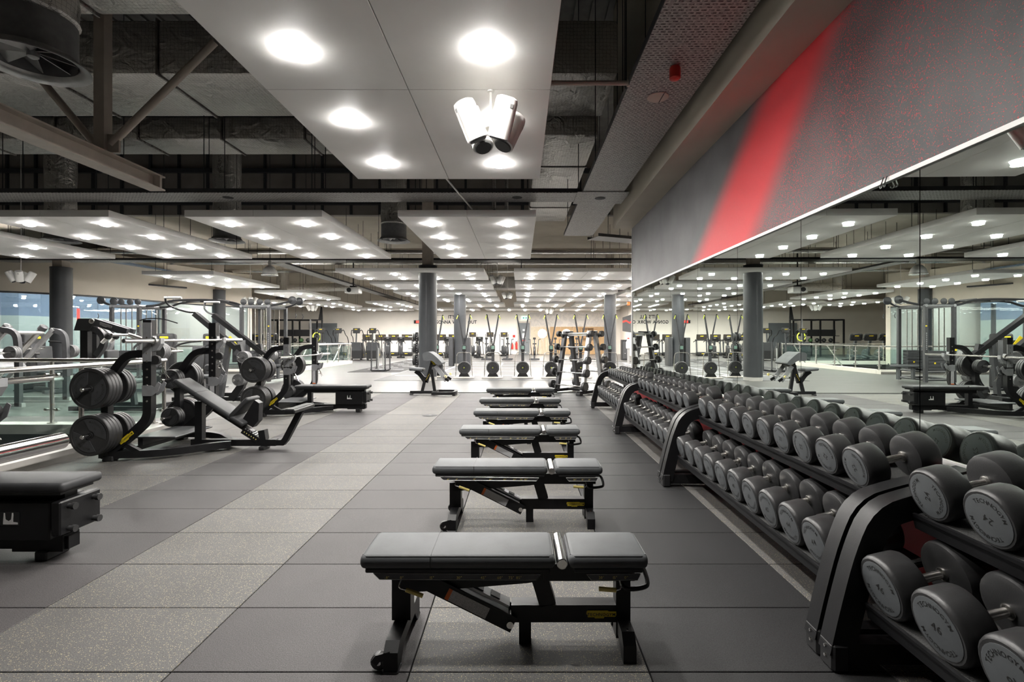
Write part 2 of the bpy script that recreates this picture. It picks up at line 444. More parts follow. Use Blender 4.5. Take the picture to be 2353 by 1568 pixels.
# ---------------------------------------------------------------- lettering
GLY = {}
def glyph(ch, bold=.008):
    if (ch, bold) in GLY: return GLY[(ch, bold)]
    cu = bpy.data.curves.new('glyph', 'FONT'); cu.body = ch; cu.resolution_u = 2; cu.offset = bold; cu.fill_mode = 'FRONT'
    o = bpy.data.objects.new('glyph', cu); col.objects.link(o)
    bpy.context.view_layer.update()
    dg = bpy.context.evaluated_depsgraph_get(); e = o.evaluated_get(dg); me = e.to_mesh()
    vs = [tuple(p.co) for p in me.vertices]; fs = [tuple(f.vertices) for f in me.polygons]
    e.to_mesh_clear(); bpy.data.objects.remove(o); bpy.data.curves.remove(cu)
    wd = (max(p[0] for p in vs) if vs else .25) + .07
    GLY[(ch, bold)] = (vs, fs, wd)
    return GLY[(ch, bold)]
def text(mb, s, size, M, sx=1.0, bold=.008):
    """flat lettering centred on the local origin in the local xy plane"""
    tot = sum(.32 if c == ' ' else glyph(c, bold)[2] for c in s) * size * sx; x = -tot / 2
    for c in s:
        if c == ' ': x += .32 * size * sx; continue
        vs, fs, wd = glyph(c, bold)
        mb.add([(x + p[0]*size*sx, (p[1] - .34) * size, 0) for p in vs], fs, M); x += wd * size * sx
    return mb
def arc_text(mb, s, size, r, a_mid, M, inward=False):
    """lettering along a circle; a_mid = angle of its middle, tops pointing outward unless inward"""
    ws = [(.32 if c == ' ' else glyph(c)[2]) * size for c in s]; tot = sum(ws); x = -tot / 2
    for c, wd in zip(s, ws):
        mid = x + wd / 2; x += wd
        if c == ' ': continue
        a = a_mid + (mid if inward else -mid) / r
        rot = a + PI/2 if inward else a - PI/2
        T = M @ Matrix.Translation(Vector((r*math.cos(a), r*math.sin(a), 0))) @ RZ(rot)
        vs, fs, w0 = glyph(c)
        mb.add([((p[0]) * size - wd / 2, (p[1] - .34) * size, 0) for p in vs], fs, T)
    return mb
FACE_NY = RX(PI/2)                      # local xy plane -> faces -y, reading along +x
def logo_plate(parent, M, L, body='yellow', ink='lettering_dark'):
    """notched maker's plate with the name in raised dark letters (local xy plane, facing +z)"""
    h = L * .26
    p = [(-L/2, h*.32), (-L*.47, h*.5), (L*.22, h*.5), (L*.24, h*.38), (L*.5, h*.38), (L*.5, -h*.05), (L*.47, -h*.3), (L*.1, -h*.3), (L*.08, -h*.5), (-L*.22, -h*.5), (-L*.24, -h*.36), (-L*.46, -h*.36), (-L*.46, 0), (-L/2, 0)]
    o = MB().prism(p, -.002, .002, 'xy', M).build('maker_plate', body, parent, smooth=False)
    t = MB(); text(t, 'TECHNOGYM', L * .145, M @ TR(0, h*.02, .0035))
    t.build('lettering', ink, o, smooth=False)
    return o
# ================================================================ THE SETTING
FAR = 42.0
VOID_X, VOID_Y = -5.3, 7.5
RAFT_Z = 3.5
ROOF = 7.8
# ---- floors
fl = struct(MB().bb(-26, 8.6, 27, FAR + .3, -.3, 0).bb(-26, -14.5, 19.5, 27, -.3, 0).bb(-9.2, 8.6, 19.5, 27, -.3, 0)
            .bb(-26, 8.6, 12.85, 19.5, -.3, 0).bb(-26, VOID_X, VOID_Y, 12.85, -.3, 0).build('floor', 'pale_floor', smooth=False))
tf = struct(MB().bb(VOID_X, 3.2, -5, 12.85, -.3, -.016).build('floor', 'black_matte', smooth=False))
tile_mesh = {}
for k in ('tile_speckled', 'tile_plain', 'tile_dark'):
    bm_ = MB().rbox((0, 0, -.009), (.9945, .4945, .018), .002, 1)
    tile_mesh[k] = bm_.mesh('floor_tile', k)
cols = [(-4.96, 'tile_speckled', .68), (-3.96, 'tile_speckled', 1), (-2.96, 'tile_plain', 1), (-1.96, 'tile_speckled', 1), (-.96, 'tile_plain', 1), (.04, 'tile_speckled', 1), (1.04, 'tile_dark', 1), (2.04, 'tile_speckled', 1)]
for cx, mk, wd in cols:
    if cx == -4.96: cx = -4.88
    for r in range(-3, 21):
        y = 2.10 + .5 * r + .25
        if y > 12.8: continue
        t = obj('floor_tile', tile_mesh[mk], tf, (cx, y, RND.uniform(-.0006, .0006)))
        if wd < 1: t.scale = (.835, 1, 1)
# functional training surface with white lines
gm = struct(MB().bb(-4.75, 8.4, 16.3, 29.6, 0, .006).build('floor', 'mat_grey', smooth=False))
for k in range(5):
    y = 18.45 + 2.3 * k
    MB().bb(-4.6, 8.3, y - .035, y + .035, .006, .009).build('floor_line', 'line_white', gm, smooth=False)
for k in range(6):
    x = -3.15 + 2.2 * k
    MB().bb(x - .035, x + .035, 18.49, 27.6, .006, .0095).build('floor_line', 'line_white', gm, smooth=False)
tu = tag(MB().bb(-6.95, -4.85, 20.2, 33, 0, .008).build('turf_strip', 'turf', smooth=False), 'dark sprint turf strip with white dashes under the sled', 'turf')
for k in range(11):
    for x in ((-6.4, -5.4) if k % 2 else (-5.9,)):
        MB().bb(x - .28, x + .28, 20.9 + k * 1.1, 20.98 + k * 1.1, .008, .011).build('dash', 'line_white', tu, smooth=False)
# ---- lower storey seen through the balustrade
struct(MB().bb(-26, VOID_X - .35, -6, VOID_Y, -4.4, -4.2).bb(-16, -7, VOID_Y, 28, -4.4, -4.2).build('floor', 'stone_kerb', smooth=False))
# ---- mirror wall (turned very slightly off the tile grid, as the racks are)
YAW = .0135
W0, W_END, PT, MB_, MT_ = 2.06, 9.85, 3.54, .80, 2.285
def wall_xy(x, y): return (x + YAW * y, y)
wr = struct(MB().bb(.008, .3, -5, W_END, MT_ + .025, PT).build('wall_right', 'mural', smooth=False))
wr.location = (W0, 0, 0); wr.rotation_euler = (0, 0, -YAW)
MB().bb(.008, .3, -5, W_END, 0, MB_ - .025).build('lower_wall', 'red_paint', wr, smooth=False)
MB().bb(.02, .3, -5, W_END, MB_ - .025, MT_ + .025).build('backing_wall', 'void_wall', wr, smooth=False)
y0 = 2.63 - 1.14 * 6
while y0 < W_END - .2:
    y1 = min(y0 + 1.14, W_END - .06)
    MB().bb(0, .008, max(y0, -4.9) + .003, y1 - .003, MB_, MT_).build('mirror_panel', 'mirror', wr, smooth=False)
    y0 += 1.14
MB().bb(-.016, .012, -5, W_END - .05, MT_, MT_ + .025).build('mirror_trim', 'white_paint', wr, smooth=False)
MB().bb(-.012, .012, -5, W_END - .05, MB_ - .025, MB_).build('mirror_trim', 'white_paint', wr, smooth=False)
MB().bb(-.014, .012, W_END - .05, W_END - .02, MB_ - .025, MT_ + .025).build('mirror_trim', 'white_paint', wr, smooth=False)
MB().bb(.0, .31, W_END, W_END + .02, 0, PT).build('edge_trim', 'silver_paint', wr, smooth=False)
bk_ = struct(MB().bb(-.36, .9, -5, W_END, PT, ROOF).build('wall_bulkhead', 'beige_soffit', smooth=False))
bk_.location = (W0, 0, 0); bk_.rotation_euler = (0, 0, -YAW)
# ---- far and side walls, roof
wf = struct(MB().bb(-26, 8.6, FAR, FAR + .3, 0, 6).build('wall_far', 'far_wall', smooth=False))
struct(MB().bb(8.4, 8.7, 10.6, FAR, 0, 6).build('wall_side', 'far_wall', smooth=False))
struct(MB().bb(3.0, 8.7, 10.2, 10.5, 0, ROOF).build('wall_return', 'cream_wall', smooth=False))
struct(MB().bb(-26.3, -26, -6, FAR, -4.4, ROOF).build('wall_left', 'cream_wall', smooth=False))
struct(MB().bb(-26.3, 3.2, -6.3, -6, -4.4, ROOF).build('wall_back', 'void_wall', smooth=False))
cl = struct(MB().bb(-26.3, 8.7, -6.3, 17.4, ROOF, ROOF + .2).build('ceiling', 'roof_dark', smooth=False))
for k in range(9):
    y = 2.2 + 1.7 * k
    MB().bb(-26, 1.9, y - .07, y + .07, ROOF - .28, ROOF).build('purlin', 'purlin', cl, smooth=False)
for k in range(60):
    x = 1.75 - k * .32
    MB().bb(x - .05, x + .05, 1, 17.1, ROOF - .05, ROOF).build('deck_rib', 'roof_dark', cl, smooth=False)
c2 = struct(MB().bb(-26, 8.7, 17.4, FAR, 5.6, 5.8).build('ceiling', 'beige_soffit', smooth=False))
wu = struct(MB().bb(-26, 8.7, 17.2, 17.4, 5.6, ROOF).build('wall_upper', 'void_wall', smooth=False))
for k in range(24):
    x = -19.5 + k * .98
    MB().bb(x - .035, x + .035, 17.12, 17.2, 5.6, ROOF).build('wall_post', 'purlin', wu, smooth=False)
for z in (6.0, 7.1):
    MB().bb(-26, 8.7, 17.08, 17.2, z - .07, z + .07).build('wall_rail', 'purlin', wu, smooth=False)
# ---- left: curved bulkhead over the studio glass
pl = [(-24, 14.6), (-20, 15.6), (-17.7, 17.1), (-16.4, 18.5), (-15.95, 21.2), (-15.6, 23.7), (-14.9, 25.4), (-14.2, 26.4)]
cp = [(p.x, p.y) for p in chaikin([(a, b, 0) for a, b in pl], 1)]
struct(MB().ribbon(cp, .25, 3.0, 4.7, 'xy').build('wall_studio', 'cream_wall'))
struct(MB().ribbon([(-14.2, 26.4), (-18, 27.2), (-22, 27.6)], .25, 0, 4.7, 'xy').build('wall_studio', 'cream_wall', smooth=False))
gw = struct(MB().ribbon(cp, .06, 2.94, 3.0, 'xy').ribbon(cp, .06, 0, .06, 'xy').build('window_1', 'dark_steel', smooth=False))
for a, b in zip(pl[:-1], pl[1:]):
    va, vb = Vector((*a, 0)), Vector((*b, 0)); n = max(1, int((vb - va).length / 1.3))
    for i in range(n):
        p, q = va.lerp(vb, i / n), va.lerp(vb, (i + 1) / n); d = (q - p).normalized() * .006
        MB().beam(p + d + Vector((0, 0, 1.5)), q - d + Vector((0, 0, 1.5)), .012, 2.88).build('pane', 'studio_glass', gw, smooth=False)
sr = struct(MB().ribbon([(-25, 18.5), (-20.5, 20.5), (-19.3, 26.8)], .2, 0, 2.3, 'xy').build('wall_inner', 'pale_green_wall', smooth=False))
struct(MB().ribbon([(-25, 18.5), (-20.5, 20.5), (-19.3, 26.8)], .2, 2.3, 4.7, 'xy').build('wall_inner', 'blue_grey', smooth=False))
for i, (x, y) in enumerate([(-17.6, 19.6), (-17.2, 23.8)]):
    tag(MB().lathe([(.09, 0), (.09, 2.98)], 16, TR(x, y, 0)).build('steel_post', 'dark_steel'), ['slim dark round post inside the studio behind the leg press', 'slim dark round post deep inside the glazed studio'][i], 'post', 'studio posts')
tag(MB().box((-18.4, 20.9, 2.35), (.04, .09, .5)).build('led_clock', 'led_red', smooth=False), 'red digital clock glowing inside the glazed studio', 'clock')
# ---- door, slat screen, reception on the far wall
yd = FAR - .03
d1 = struct(MB().bb(X_at(1192, FAR), X_at(1217, FAR), yd - .05, yd + .02, 0, 2.62).build('door_1', 'door_grey', smooth=False))
xa, xb = X_at(1192, FAR), X_at(1217, FAR)
MB().bb(xa - .1, xa, yd - .08, yd + .02, 0, 2.75).bb(xb, xb + .1, yd - .08, yd + .02, 0, 2.75).bb(xa, xb, yd - .08, yd + .02, 2.62, 2.75).build('door_frame', 'steel_cream', d1, smooth=False)
MB().bb(xa + .3, xa + .58, yd - .06, yd - .05, 1.35, 1.75).build('notice', 'white_paint', d1, smooth=False)
MB().bb(xa + .33, xa + .5, yd - .06, yd - .05, 1.95, 2.1).build('notice', 'white_paint', d1, smooth=False)
MB().bb(xa + .3, xa + .55, yd - .06, yd - .05, 1.1, 1.2).build('notice', 'red_plastic', d1, smooth=False)
MB().tube([(xb - .12, yd - .05, 1.0), (xb - .12, yd - .11, 1.0), (xb - .3, yd - .11, 1.0)], .015, 6).build('door_handle', 'brushed', d1)
sl0, sl1 = X_at(1220, FAR), X_at(1263, FAR)
ss = thing('slat_screen', 'screen of vertical timber slats beside the grey door', 'slat screen', ((sl0+sl1)/2, FAR - .1, 0))
MB().bb((sl0-sl1)/2, (sl1-sl0)/2, .03, .09, 0, 2.3).build('backing', 'white_paint', ss, smooth=False)
sm = MB().bb(-.028, .028, -.03, .03, 0, 2.3).mesh('slat', 'slat_wood', False)
for k in range(14): obj('slat', sm, ss, ((sl0-sl1)/2 + .06 + k * (sl1-sl0-.12)/13, 0, 0))
wp = thing('wood_panel', 'honey coloured timber panel wall behind the barbell rack', 'wall panel', (0, FAR - .06, 0))
for k in range(6):
    a = sl1 + .03 + k * .92
    MB().bb(a, a + .905, 0, .05, 0, 2.3).build('panel', 'wood', wp, smooth=False)
sh = thing('wall_shelf', 'open timber box shelf on the honey wood wall', 'shelf', (X_at(1349, FAR), FAR - .26, 1.35))
for z in (0, .42, .84): MB().bb(-.5, .5, -.18, .18, z - .015, z + .015).build('shelf_board', 'wood', sh, smooth=False)
for x in (-.5, 0, .5): MB().bb(x - .015, x + .015, -.18, .18, .016, .824).build('shelf_side', 'wood', sh, smooth=False)
for px, lb in ((1246, 'round white glowing lamp on the timber slat screen'), (1301, 'round white glowing lamp on the honey wood panel')):
    ro = thing('round_wall_lamp', lb, 'lamp', (X_at(px, FAR), FAR - .16, 1.72), 0, 'round wall lamps')
    MB().lathe([(.2, 0), (.34, .01), (.36, .03), (.34, .05)], 24, RX(PI/2)).build('diffuser', 'round_glow', ro)
    MB().lathe([(.37, -.03), (.39, .0), (.37, .02)], 24, RX(PI/2)).build('rim', 'white_paint', ro)
# pale patterned mural above the timber
mp_ = tag(MB().bb(X_at(1217, FAR), X_at(1400, FAR), FAR - .02, FAR, 2.32, 3.5).build('wall_print', 'mat_grey', smooth=False), 'pale grey printed band above the timber panels', 'wall print')
m2_, N2, L2, b2 = _new('print_pale'); g2 = N2.new('ShaderNodeNewGeometry'); v2 = N2.new('ShaderNodeTexNoise'); v2.inputs['Scale'].default_value = 1.6; v2.inputs['Distortion'].default_value = 2.5
L2.new(g2.outputs['Position'], v2.inputs['Vector']); r2 = N2.new('ShaderNodeValToRGB'); r2.color_ramp.interpolation = 'CONSTANT'
r2.color_ramp.elements[0].color = (.60, .56, .53, 1); r2.color_ramp.elements[1].position = .5; r2.color_ramp.elements[1].color = (.68, .63, .58, 1)
L2.new(v2.outputs['Fac'], r2.inputs['Fac']); L2.new(r2.outputs['Color'], b2.inputs['Base Color']); b2.inputs['Roughness'].default_value = .6
mp_.data.materials[0] = m2_
# slogan
sg = thing('wall_slogan', 'black capital slogan lettering on the far cream wall', 'lettering', (X_at(1048, FAR), FAR - .012, 0))
for s_, px, py, hh in (("IT'S ALL", 1048, 728.5, 7.4), ('GONNA WORK OUT', 1048, 740.5, 7.4)):
    sz = hh * FAR / F_PX / .70; tot = sum(.32 if c == ' ' else glyph(c, .03)[2] for c in s_) * sz * .86; xx = -tot / 2
    for c in s_:
        if c == ' ': xx += .32 * sz * .86; continue
        wd_ = glyph(c, .03)[2] * sz * .86; t = MB(); text(t, c, sz, TR(xx + wd_/2, 0, Z_at(py, FAR)) @ FACE_NY, .86, .03); t.build('letter', 'lettering_dark', sg, smooth=False); xx += wd_
# signs on the far wall
ld = thing('led_display', 'small red digital display on the far wall left of the slogan', 'display', (X_at(960, FAR), FAR - .05, Z_at(740, FAR)))
MB().box((0, 0, 0), (.62, .08, .26)).build('case', 'black_matte', ld, smooth=False)
MB().box((.06, -.045, 0), (.36, .01, .18)).build('digits', 'led_red', ld, smooth=False)
ex = thing('exit_sign', 'illuminated pale green exit sign above the grey door', 'sign', (X_at(1205, FAR), FAR - .05, Z_at(731, FAR)))
MB().box((0, 0, 0), (.48, .06, .24)).build('panel', 'exit_green', ex, smooth=False)
MB().prism([(-.15, -.05), (-.05, -.05), (-.05, -.09), (.03, 0), (-.05, .09), (-.05, .05), (-.15, .05)], -.036, -.031, 'xz').build('arrow', 'exit_dark', ex, smooth=False)
MB().bb(.09, .18, -.036, -.031, -.08, .08).build('door_symbol', 'exit_dark', ex, smooth=False)
for k, px in enumerate((1177, 1187)):
    fe = thing('fire_extinguisher', ['red fire extinguisher farther from the grey door', 'red fire extinguisher next to the grey door'][k], 'extinguisher', (X_at(px, FAR), FAR - .12, .42), 0, 'fire extinguishers')
    hgt = (.5, .62)[k]
    MB().lathe([(.05, 0), (.085, .01), (.085, hgt - .12), (.06, hgt - .03), (.03, hgt)], 14).build('cylinder', 'red_plastic', fe)
    MB().beam((0, 0, hgt + .02), (.1, 0, hgt + .06), .03, .03).lathe([(.022, hgt), (.022, hgt + .05)], 8).build('valve', 'black_matte', fe)
    MB().tube(chaikin([(-.02, -.02, hgt + .02), (-.12, -.05, hgt), (-.11, -.07, hgt - .3)], 2), .012, 6).build('hose', 'black_matte', fe)
for k, (px, py, wdd, hh, mk) in enumerate([(1183, 765, .22, .3, 'white_paint'), (1181, 773, .2, .2, 'red_plastic'), (1186, 757, .25, .1, 'white_paint')]):
    tag(MB().box((X_at(px, FAR), FAR - .01, Z_at(py, FAR)), (wdd, .015, hh)).build('safety_notice', mk, smooth=False), ['white safety notice above the extinguishers', 'small red fire point notice above the extinguishers', 'narrow white notice topmost above the extinguishers'][k], 'notice')
# ================================================================ COLUMNS
def column(x, y, label, guard=False):
    t = thing('column', label, 'column', (x, y, 0), 0, 'round columns')
    MB().lathe([(.295, .12), (.295, 3.70), (.30, 3.71), (.30, 3.76)], 36).build('casing', 'column_grey', t)
    MB().lathe([(.29, 0), (.29, .12)], 36).build('plinth', 'stone_kerb', t)
    MB().bb(-.296, -.294, -.012, .012, .12, 3.7).bb(-.012, .012, -.297, -.294, .12, 3.7).build('seam', 'dark_steel', t, smooth=False)
    MB().bb(-.16, .16, -.16, .16, 3.76, 5.6 if y > 17.4 else ROOF).build('upper_post', 'steel_cream', t, smooth=False)
    if guard:
        for s in (-1, 1): MB().rbox((s * .42, .1, .7), (.22, .7, 1.4), .02, 1).build('side_guard', 'dark_steel', t)
    return t
column(-3.03, 16.5, 'nearest round grey column, behind the preacher curl bench')
column(-2.97, 24.8, 'second round grey column, behind the ski machines', True)
column(4.45, 24.8, 'round grey column seen beside the mirror wall end')
column(-15.45, 16.9, 'round grey column at far left before the studio glass')
column(-14.95, 24.9, 'round grey column behind the cable station')
# ================================================================ RAFTS
lamp_d = bpy.data.lights.new('downlight_lamp', 'AREA'); lamp_d.shape = 'DISK'; lamp_d.size = .17; lamp_d.energy = LAMP_W; lamp_d.color = (1, .965, .91); lamp_d.spread = math.radians(175)
lens_me = MB().lathe([(.05, -.046), (.085, -.030), (.098, .001)], 10).mesh('downlight', 'lamp_lens')
cable_me = MB().tube([(0, 0, 0), (0, 0, 1)], .007, 5).mesh('suspension_cable', 'purlin')
PANEL = {}
def ceiling_raft(x0, x1, y0, y1, label, top=None, nx=None, ny=None, strip=False):
    cx, cy = (x0 + x1) / 2, (y0 + y1) / 2; W_, D_ = x1 - x0, y1 - y0
    t = thing('ceiling_raft', label, 'ceiling panel', (cx, cy, RAFT_Z), 0, 'white ceiling rafts')
    pn = (2, 2); pw, pd = W_ / 2, D_ / 2
    key = (round(pw, 3), round(pd, 3))
    if key not in PANEL: PANEL[key] = MB().rbox((0, 0, .06), (pw - .005, pd - .005, .12), .004, 1).mesh('panel', 'raft_white')
    for i in range(2):
        for j in range(2): obj('panel', PANEL[key], t, (-W_/2 + pw * (i + .5), -D_/2 + pd * (j + .5), 0))
    tp = top or (ROOF if cy < 17 else 5.6)
    for sx in (-1, 1):
        for sy in (-1, 1):
            c = obj('suspension_cable', cable_me, t, (sx * (W_/2 - .25), sy * (D_/2 - .3), .11)); c.scale = (1, 1, tp - RAFT_Z - .11)
    if strip:
        for k in range(3):
            MB().bb(-.05, .05, -D_/2 + .5, D_/2 - .3, -.025, .001).build('strip_light', 'strip_glow', t, ((k - 1) * W_ / 3, 0, 0), smooth=False)
        return t
    nx = nx or (2 if W_ < D_ else 4); ny = ny or (4 if W_ < D_ else 2)
    px = 1.40 if nx == 2 else 1.2; py = 1.2
    for i in range(nx):
        for j in range(ny):
            lx, ly = (i - (nx-1)/2) * px, (j - (ny-1)/2) * py
            obj('downlight', lens_me, t, (lx, ly, 0))
            lo = bpy.data.objects.new('downlight_lamp', lamp_d); col.objects.link(lo); lo.parent = t; lo.location = (lx, ly, -.052)
    return t
ceiling_raft(-2.15, .26, 1.85, 6.65, 'large white ceiling panel overhead, nearest, carrying the speaker cluster')
ceiling_raft(-2.13, .28, 8.72, 13.4, 'white ceiling panel just beyond the nearest overhead panel')
ceiling_raft(-5.84, -3.44, 8.72, 13.4, 'white ceiling panel second from right in the second row')
ceiling_raft(-9.55, -7.15, 8.72, 13.4, 'white ceiling panel third from right in the second row')
ceiling_raft(-13.2, -10.8, 8.72, 13.4, 'white ceiling panel at far left above the balustrade')
ceiling_raft(-12.6, -10.2, 16.7, 21.3, 'white ceiling panel above the cable station')
ceiling_raft(-12.4, -10.0, 23.4, 28.0, 'white ceiling panel above the far glass balustrade')
ceiling_raft(-13.4, -11.0, 30.4, 35.0, 'long low white ceiling panel above the stair climbers')
ceiling_raft(-9.4, -7.0, 30.4, 35.0, 'long low white ceiling panel above the treadmills')
ceiling_raft(-16.6, -14.2, 29.5, 34.1, 'distant white ceiling panel at the far left corner')
for r, y in enumerate((16.0, 19.65, 23.3, 27.0)):
    for c, x in enumerate((-5.9, -.2, 4.9)):
        if c == 2 and r < 1: continue
        ceiling_raft(x, x + (4.75 if c < 2 else 3.4), y, y + 2.35, '%s wide white ceiling panel beyond the columns, %s' % (ORD[r], ('left bay', 'right bay', 'bay by the side wall')[c]), nx=4 if c < 2 else 3, ny=2)
for c, x in enumerate((-13.0, -7.8, -2.6, 2.6)):  # extra raft row, added so its lamps brighten the far wall and treadmills
    ceiling_raft(x, x + 4.75, 36.8, 39.2, 'added white lamp panel lighting the far wall, %s from the left' % ORD[c], nx=4, ny=2)
for c, x in enumerate((-4.3, -.4, 3.5)):
    ceiling_raft(x, x + 3.3, 31.4, 34.6, 'strip-lit white ceiling panel before the far wall, %s' % ('left', 'middle', 'right')[c], strip=True)
# ================================================================ SPEAKER CLUSTERS
def can_M(a): return RZ(a) @ TR(.20, 0, -.02) @ RY(math.radians(27))
def cluster(x, y, label, zt=RAFT_Z, drop=.27, scale=1.0, n=4, first=[None]):
    t = thing('speaker_cluster', label, 'speakers', (x, y, zt - drop), 0.6, 'white speaker clusters')
    MB().lathe([(.011, 0), (.011, drop)], 10).lathe([(.03, drop - .012), (.03, drop)], 12).build('drop_rod', 'plastic_white', t)
    MB().lathe([(.05, -.05), (.055, -.03), (.055, .05), (.03, .07)], 14).build('hub', 'plastic_white', t)
    for k in range(n):
        M = can_M(k * 2 * PI / n)
        c = MB().lathe([(.078, -.17), (.092, -.165), (.092, .11), (.085, .14), (.055, .155)], 20, M).build('speaker_can', 'plastic_white', t)
        MB().lathe([(.070, -.182), (.078, -.171)], 20, M).build('grille', 'mat_grey', c)
        MB().rbox((-.092, 0, .02), (.03, .07, .12), .006, 1, M).build('bracket', 'plastic_white', c)
        MB().box((.0925, .0, .09), (.004, .03, .03), M).build('badge', 'silver_paint', c, smooth=False)
    t.scale = (scale,) * 3
    return t
cluster(-.25, 4.27, 'big cluster of white can speakers hanging below the nearest ceiling panel')
cluster(X_at(48, 14.6), 14.6, 'white can speakers hanging at far left before the beige bulkhead', ROOF - .28, 4.32)
cluster(X_at(1143, 18.9), 18.9, 'white can speakers between the left and right bays, nearer pair', 5.6, 2.0)
cluster(X_at(1166, 25.2), 25.2, 'white can speakers between the left and right bays, farther pair', 5.6, 2.05)
cluster(X_at(575, 22.8), 22.8, 'white can speakers above the cable station', 5.6, 2.5)
cluster(X_at(717, 29.4), 29.4, 'white can speakers above the stair climbers', 5.6, 2.45)
cluster(X_at(1262, 31), 31.1, 'white can speakers in front of the slat screen', 5.6, 2.55)
# ================================================================ CABLE TRAYS
def tray(p0, p1, width, z, label, holes=(), drops=6, lip=.07, top=None):
    p0, p1 = Vector((*p0, z)), Vector((*p1, z)); d = (p1 - p0); ln = d.length; a = math.atan2(d.y, d.x)
    t = thing('cable_tray', label, 'cable tray', tuple((p0 + p1) / 2), a, 'perforated cable trays')
    MB().bb(-ln/2, ln/2, -width/2, width/2, 0, .006).build('tray_bed', 'perforated', t, smooth=False)
    for s in (-1, 1): MB().bb(-ln/2, ln/2, s*width/2 - .004, s*width/2 + .004, .006, lip).build('side_flange', 'dark_steel', t, smooth=False)
    for h in holes:
        MB().lathe([(.075, -.004), (.085, -.002), (.085, 0)], 20, TR(h, 0, 0)).build('cable_outlet', 'black_matte', t)
    tp = top or ROOF
    for k in range(drops):
        x = -ln/2 + ln * (k + .5) / drops
        for s in (-1, 1):
            c = obj('hanger_rod', cable_me, t, (x, s * (width/2 + .006), .02)); c.scale = (1, 1, tp - z - .02)
    return t
TZ = 3.75
tray((-20, 8.42), (1.0, 8.42), .56, TZ, 'broad perforated tray crossing just beyond the nearest ceiling panel', (10.5 - 1.0 - 4.9, 10.5 - 1.0 - .05, ), 12)
tray((1.345, -4), (1.345, 11.6), .66, TZ, 'broad perforated tray running above the dumbbell racks', (), 8)
tray((1.68, 8.42), (1.80, 8.42), .16, TZ + .02, 'short narrow tray from junction to the red wall', (), 1)
tray((1.72, 11.85), (6.0, 13.6), .5, TZ, 'perforated tray bending right beyond the mirror wall', (), 4)
tray((-24, 17.0), (8.2, 17.0), .55, 3.98, 'far perforated tray crossing at the column heads', (), 14, top=5.6)
tray((-8.35, 17.3), (-8.35, 40), .5, 3.95, 'perforated tray running toward the far wall above the treadmills', (), 10, top=5.6)
tray((-19, 15.3), (-15.2, 22.8), .22, 3.62, 'narrow tray following the beige studio bulkhead', (), 5)
jn = thing('tray_junction', 'square perforated junction plate where the two broad trays cross', 'cable tray', (1.345, 8.42, TZ - .012))
MB().bb(-.42, .42, -.36, .36, 0, .008).build('plate', 'perforated', jn, smooth=False)
MB().lathe([(.075, -.006), (.09, -.003), (.09, 0)], 20).build('cable_outlet', 'black_matte', jn)
ov = thing('tray_hole_disc', 'beige disc standing for a hole in the tray above the racks', 'cover', (X_at(1512, 4.9), 4.9, TZ - .008))  # disc in place of an open hole with the beige beyond showing through
MB().lathe([(.10, 0), (.105, .004), (.1, .007)], 24).build('disc', 'steel_cream', ov)
MB().bb(.03, .038, -.1, .1, -.002, .0).build('slot', 'black_matte', ov, smooth=False)
al = thing('fire_alarm_sounder', 'round red alarm sounder under the tray above the racks', 'alarm', (X_at(1551, 4.35), 4.35, TZ - .11))
MB().lathe([(.040, 0), (.048, .008), (.048, .09), (.04, .108)], 18).build('body', 'red_plastic', al)
MB().lathe([(.012, -.006), (.03, -.002), (.034, .001)], 16).build('horn', 'red_plastic', al)
# ================================================================ DUCTS, TRUSS, DIFFUSERS
def duct_box(x0, x1, y0, y1, z0, z1, label, m='foil'):
    t = thing('air_duct', label, 'duct', ((x0+x1)/2, (y0+y1)/2, z0), 0, 'foil wrapped air ducts')
    a, b, h = (x1-x0)/2, (y1-y0)/2, z1 - z0
    n = max(1, int(max(x1-x0, y1-y0) / 1.5))
    for k in range(n):
        if a >= b: MB().rbox((-a + (k+.5)*2*a/n, 0, h/2), (2*a/n - .02, 2*b, h), .05, 2).build('duct_section', m, t)
        else: MB().rbox((0, -b + (k+.5)*2*b/n, h/2), (2*a, 2*b/n - .02, h), .05, 2).build('duct_section', m, t)
    for k in range(n - 1):
        if a >= b: MB().bb(-.012, .012, -b - .01, b + .01, -.012, h + .01).build('seam_strap', 'foil_dark', t, (-a + (k+1)*2*a/n, 0, 0), smooth=False)
        else: MB().bb(-a - .01, a + .01, -.012, .012, -.012, h + .01).build('seam_strap', 'foil_dark', t, (0, -b + (k+1)*2*b/n, 0), smooth=False)
    return t
duct_box(-16, 1.35, 6.85, 8.2, 5.0, 5.75, 'largest foil wrapped duct crossing above the tray', 'foil')
duct_box(-16, -2.4, 9.1, 9.9, 5.0, 5.42, 'slimmer foil duct parallel behind the largest duct', 'foil')
duct_box(.25, 1.3, 8.3, 14.5, 4.75, 5.55, 'foil duct running away above the rack tray', 'foil')
duct_box(-16, -1.5, 4.45, 5.62, 5.0, 5.7, 'foil duct high at the upper left corner', 'foil')
duct_box(-6.4, 4.7, 29.6, 30.8, 4.3, 5.0, 'long foil duct above the strip-lit panels', 'foil')
def pipe(pts, r, label, m='brushed', cat='pipe', name='service_pipe'):
    t = thing(name, label, cat, (0, 0, 0), 0, 'service pipes')
    MB().tube(pts, r, 12).build('pipe_run', m, t)
    k = max(2, int((Vector(pts[-1]) - Vector(pts[0])).length / 3))
    for i in range(k):
        p = Vector(pts[0]).lerp(Vector(pts[-1]), (i + .5) / k)
        MB().tube([p + Vector((0, 0, r)), (p.x, p.y, 5.6)], .008, 5).build('hanger_rod', 'purlin', t)
    return t
pipe([(-20, 18.6, 4.6), (8, 18.6, 4.6)], .11, 'thick grey pipe above the first wide panels')
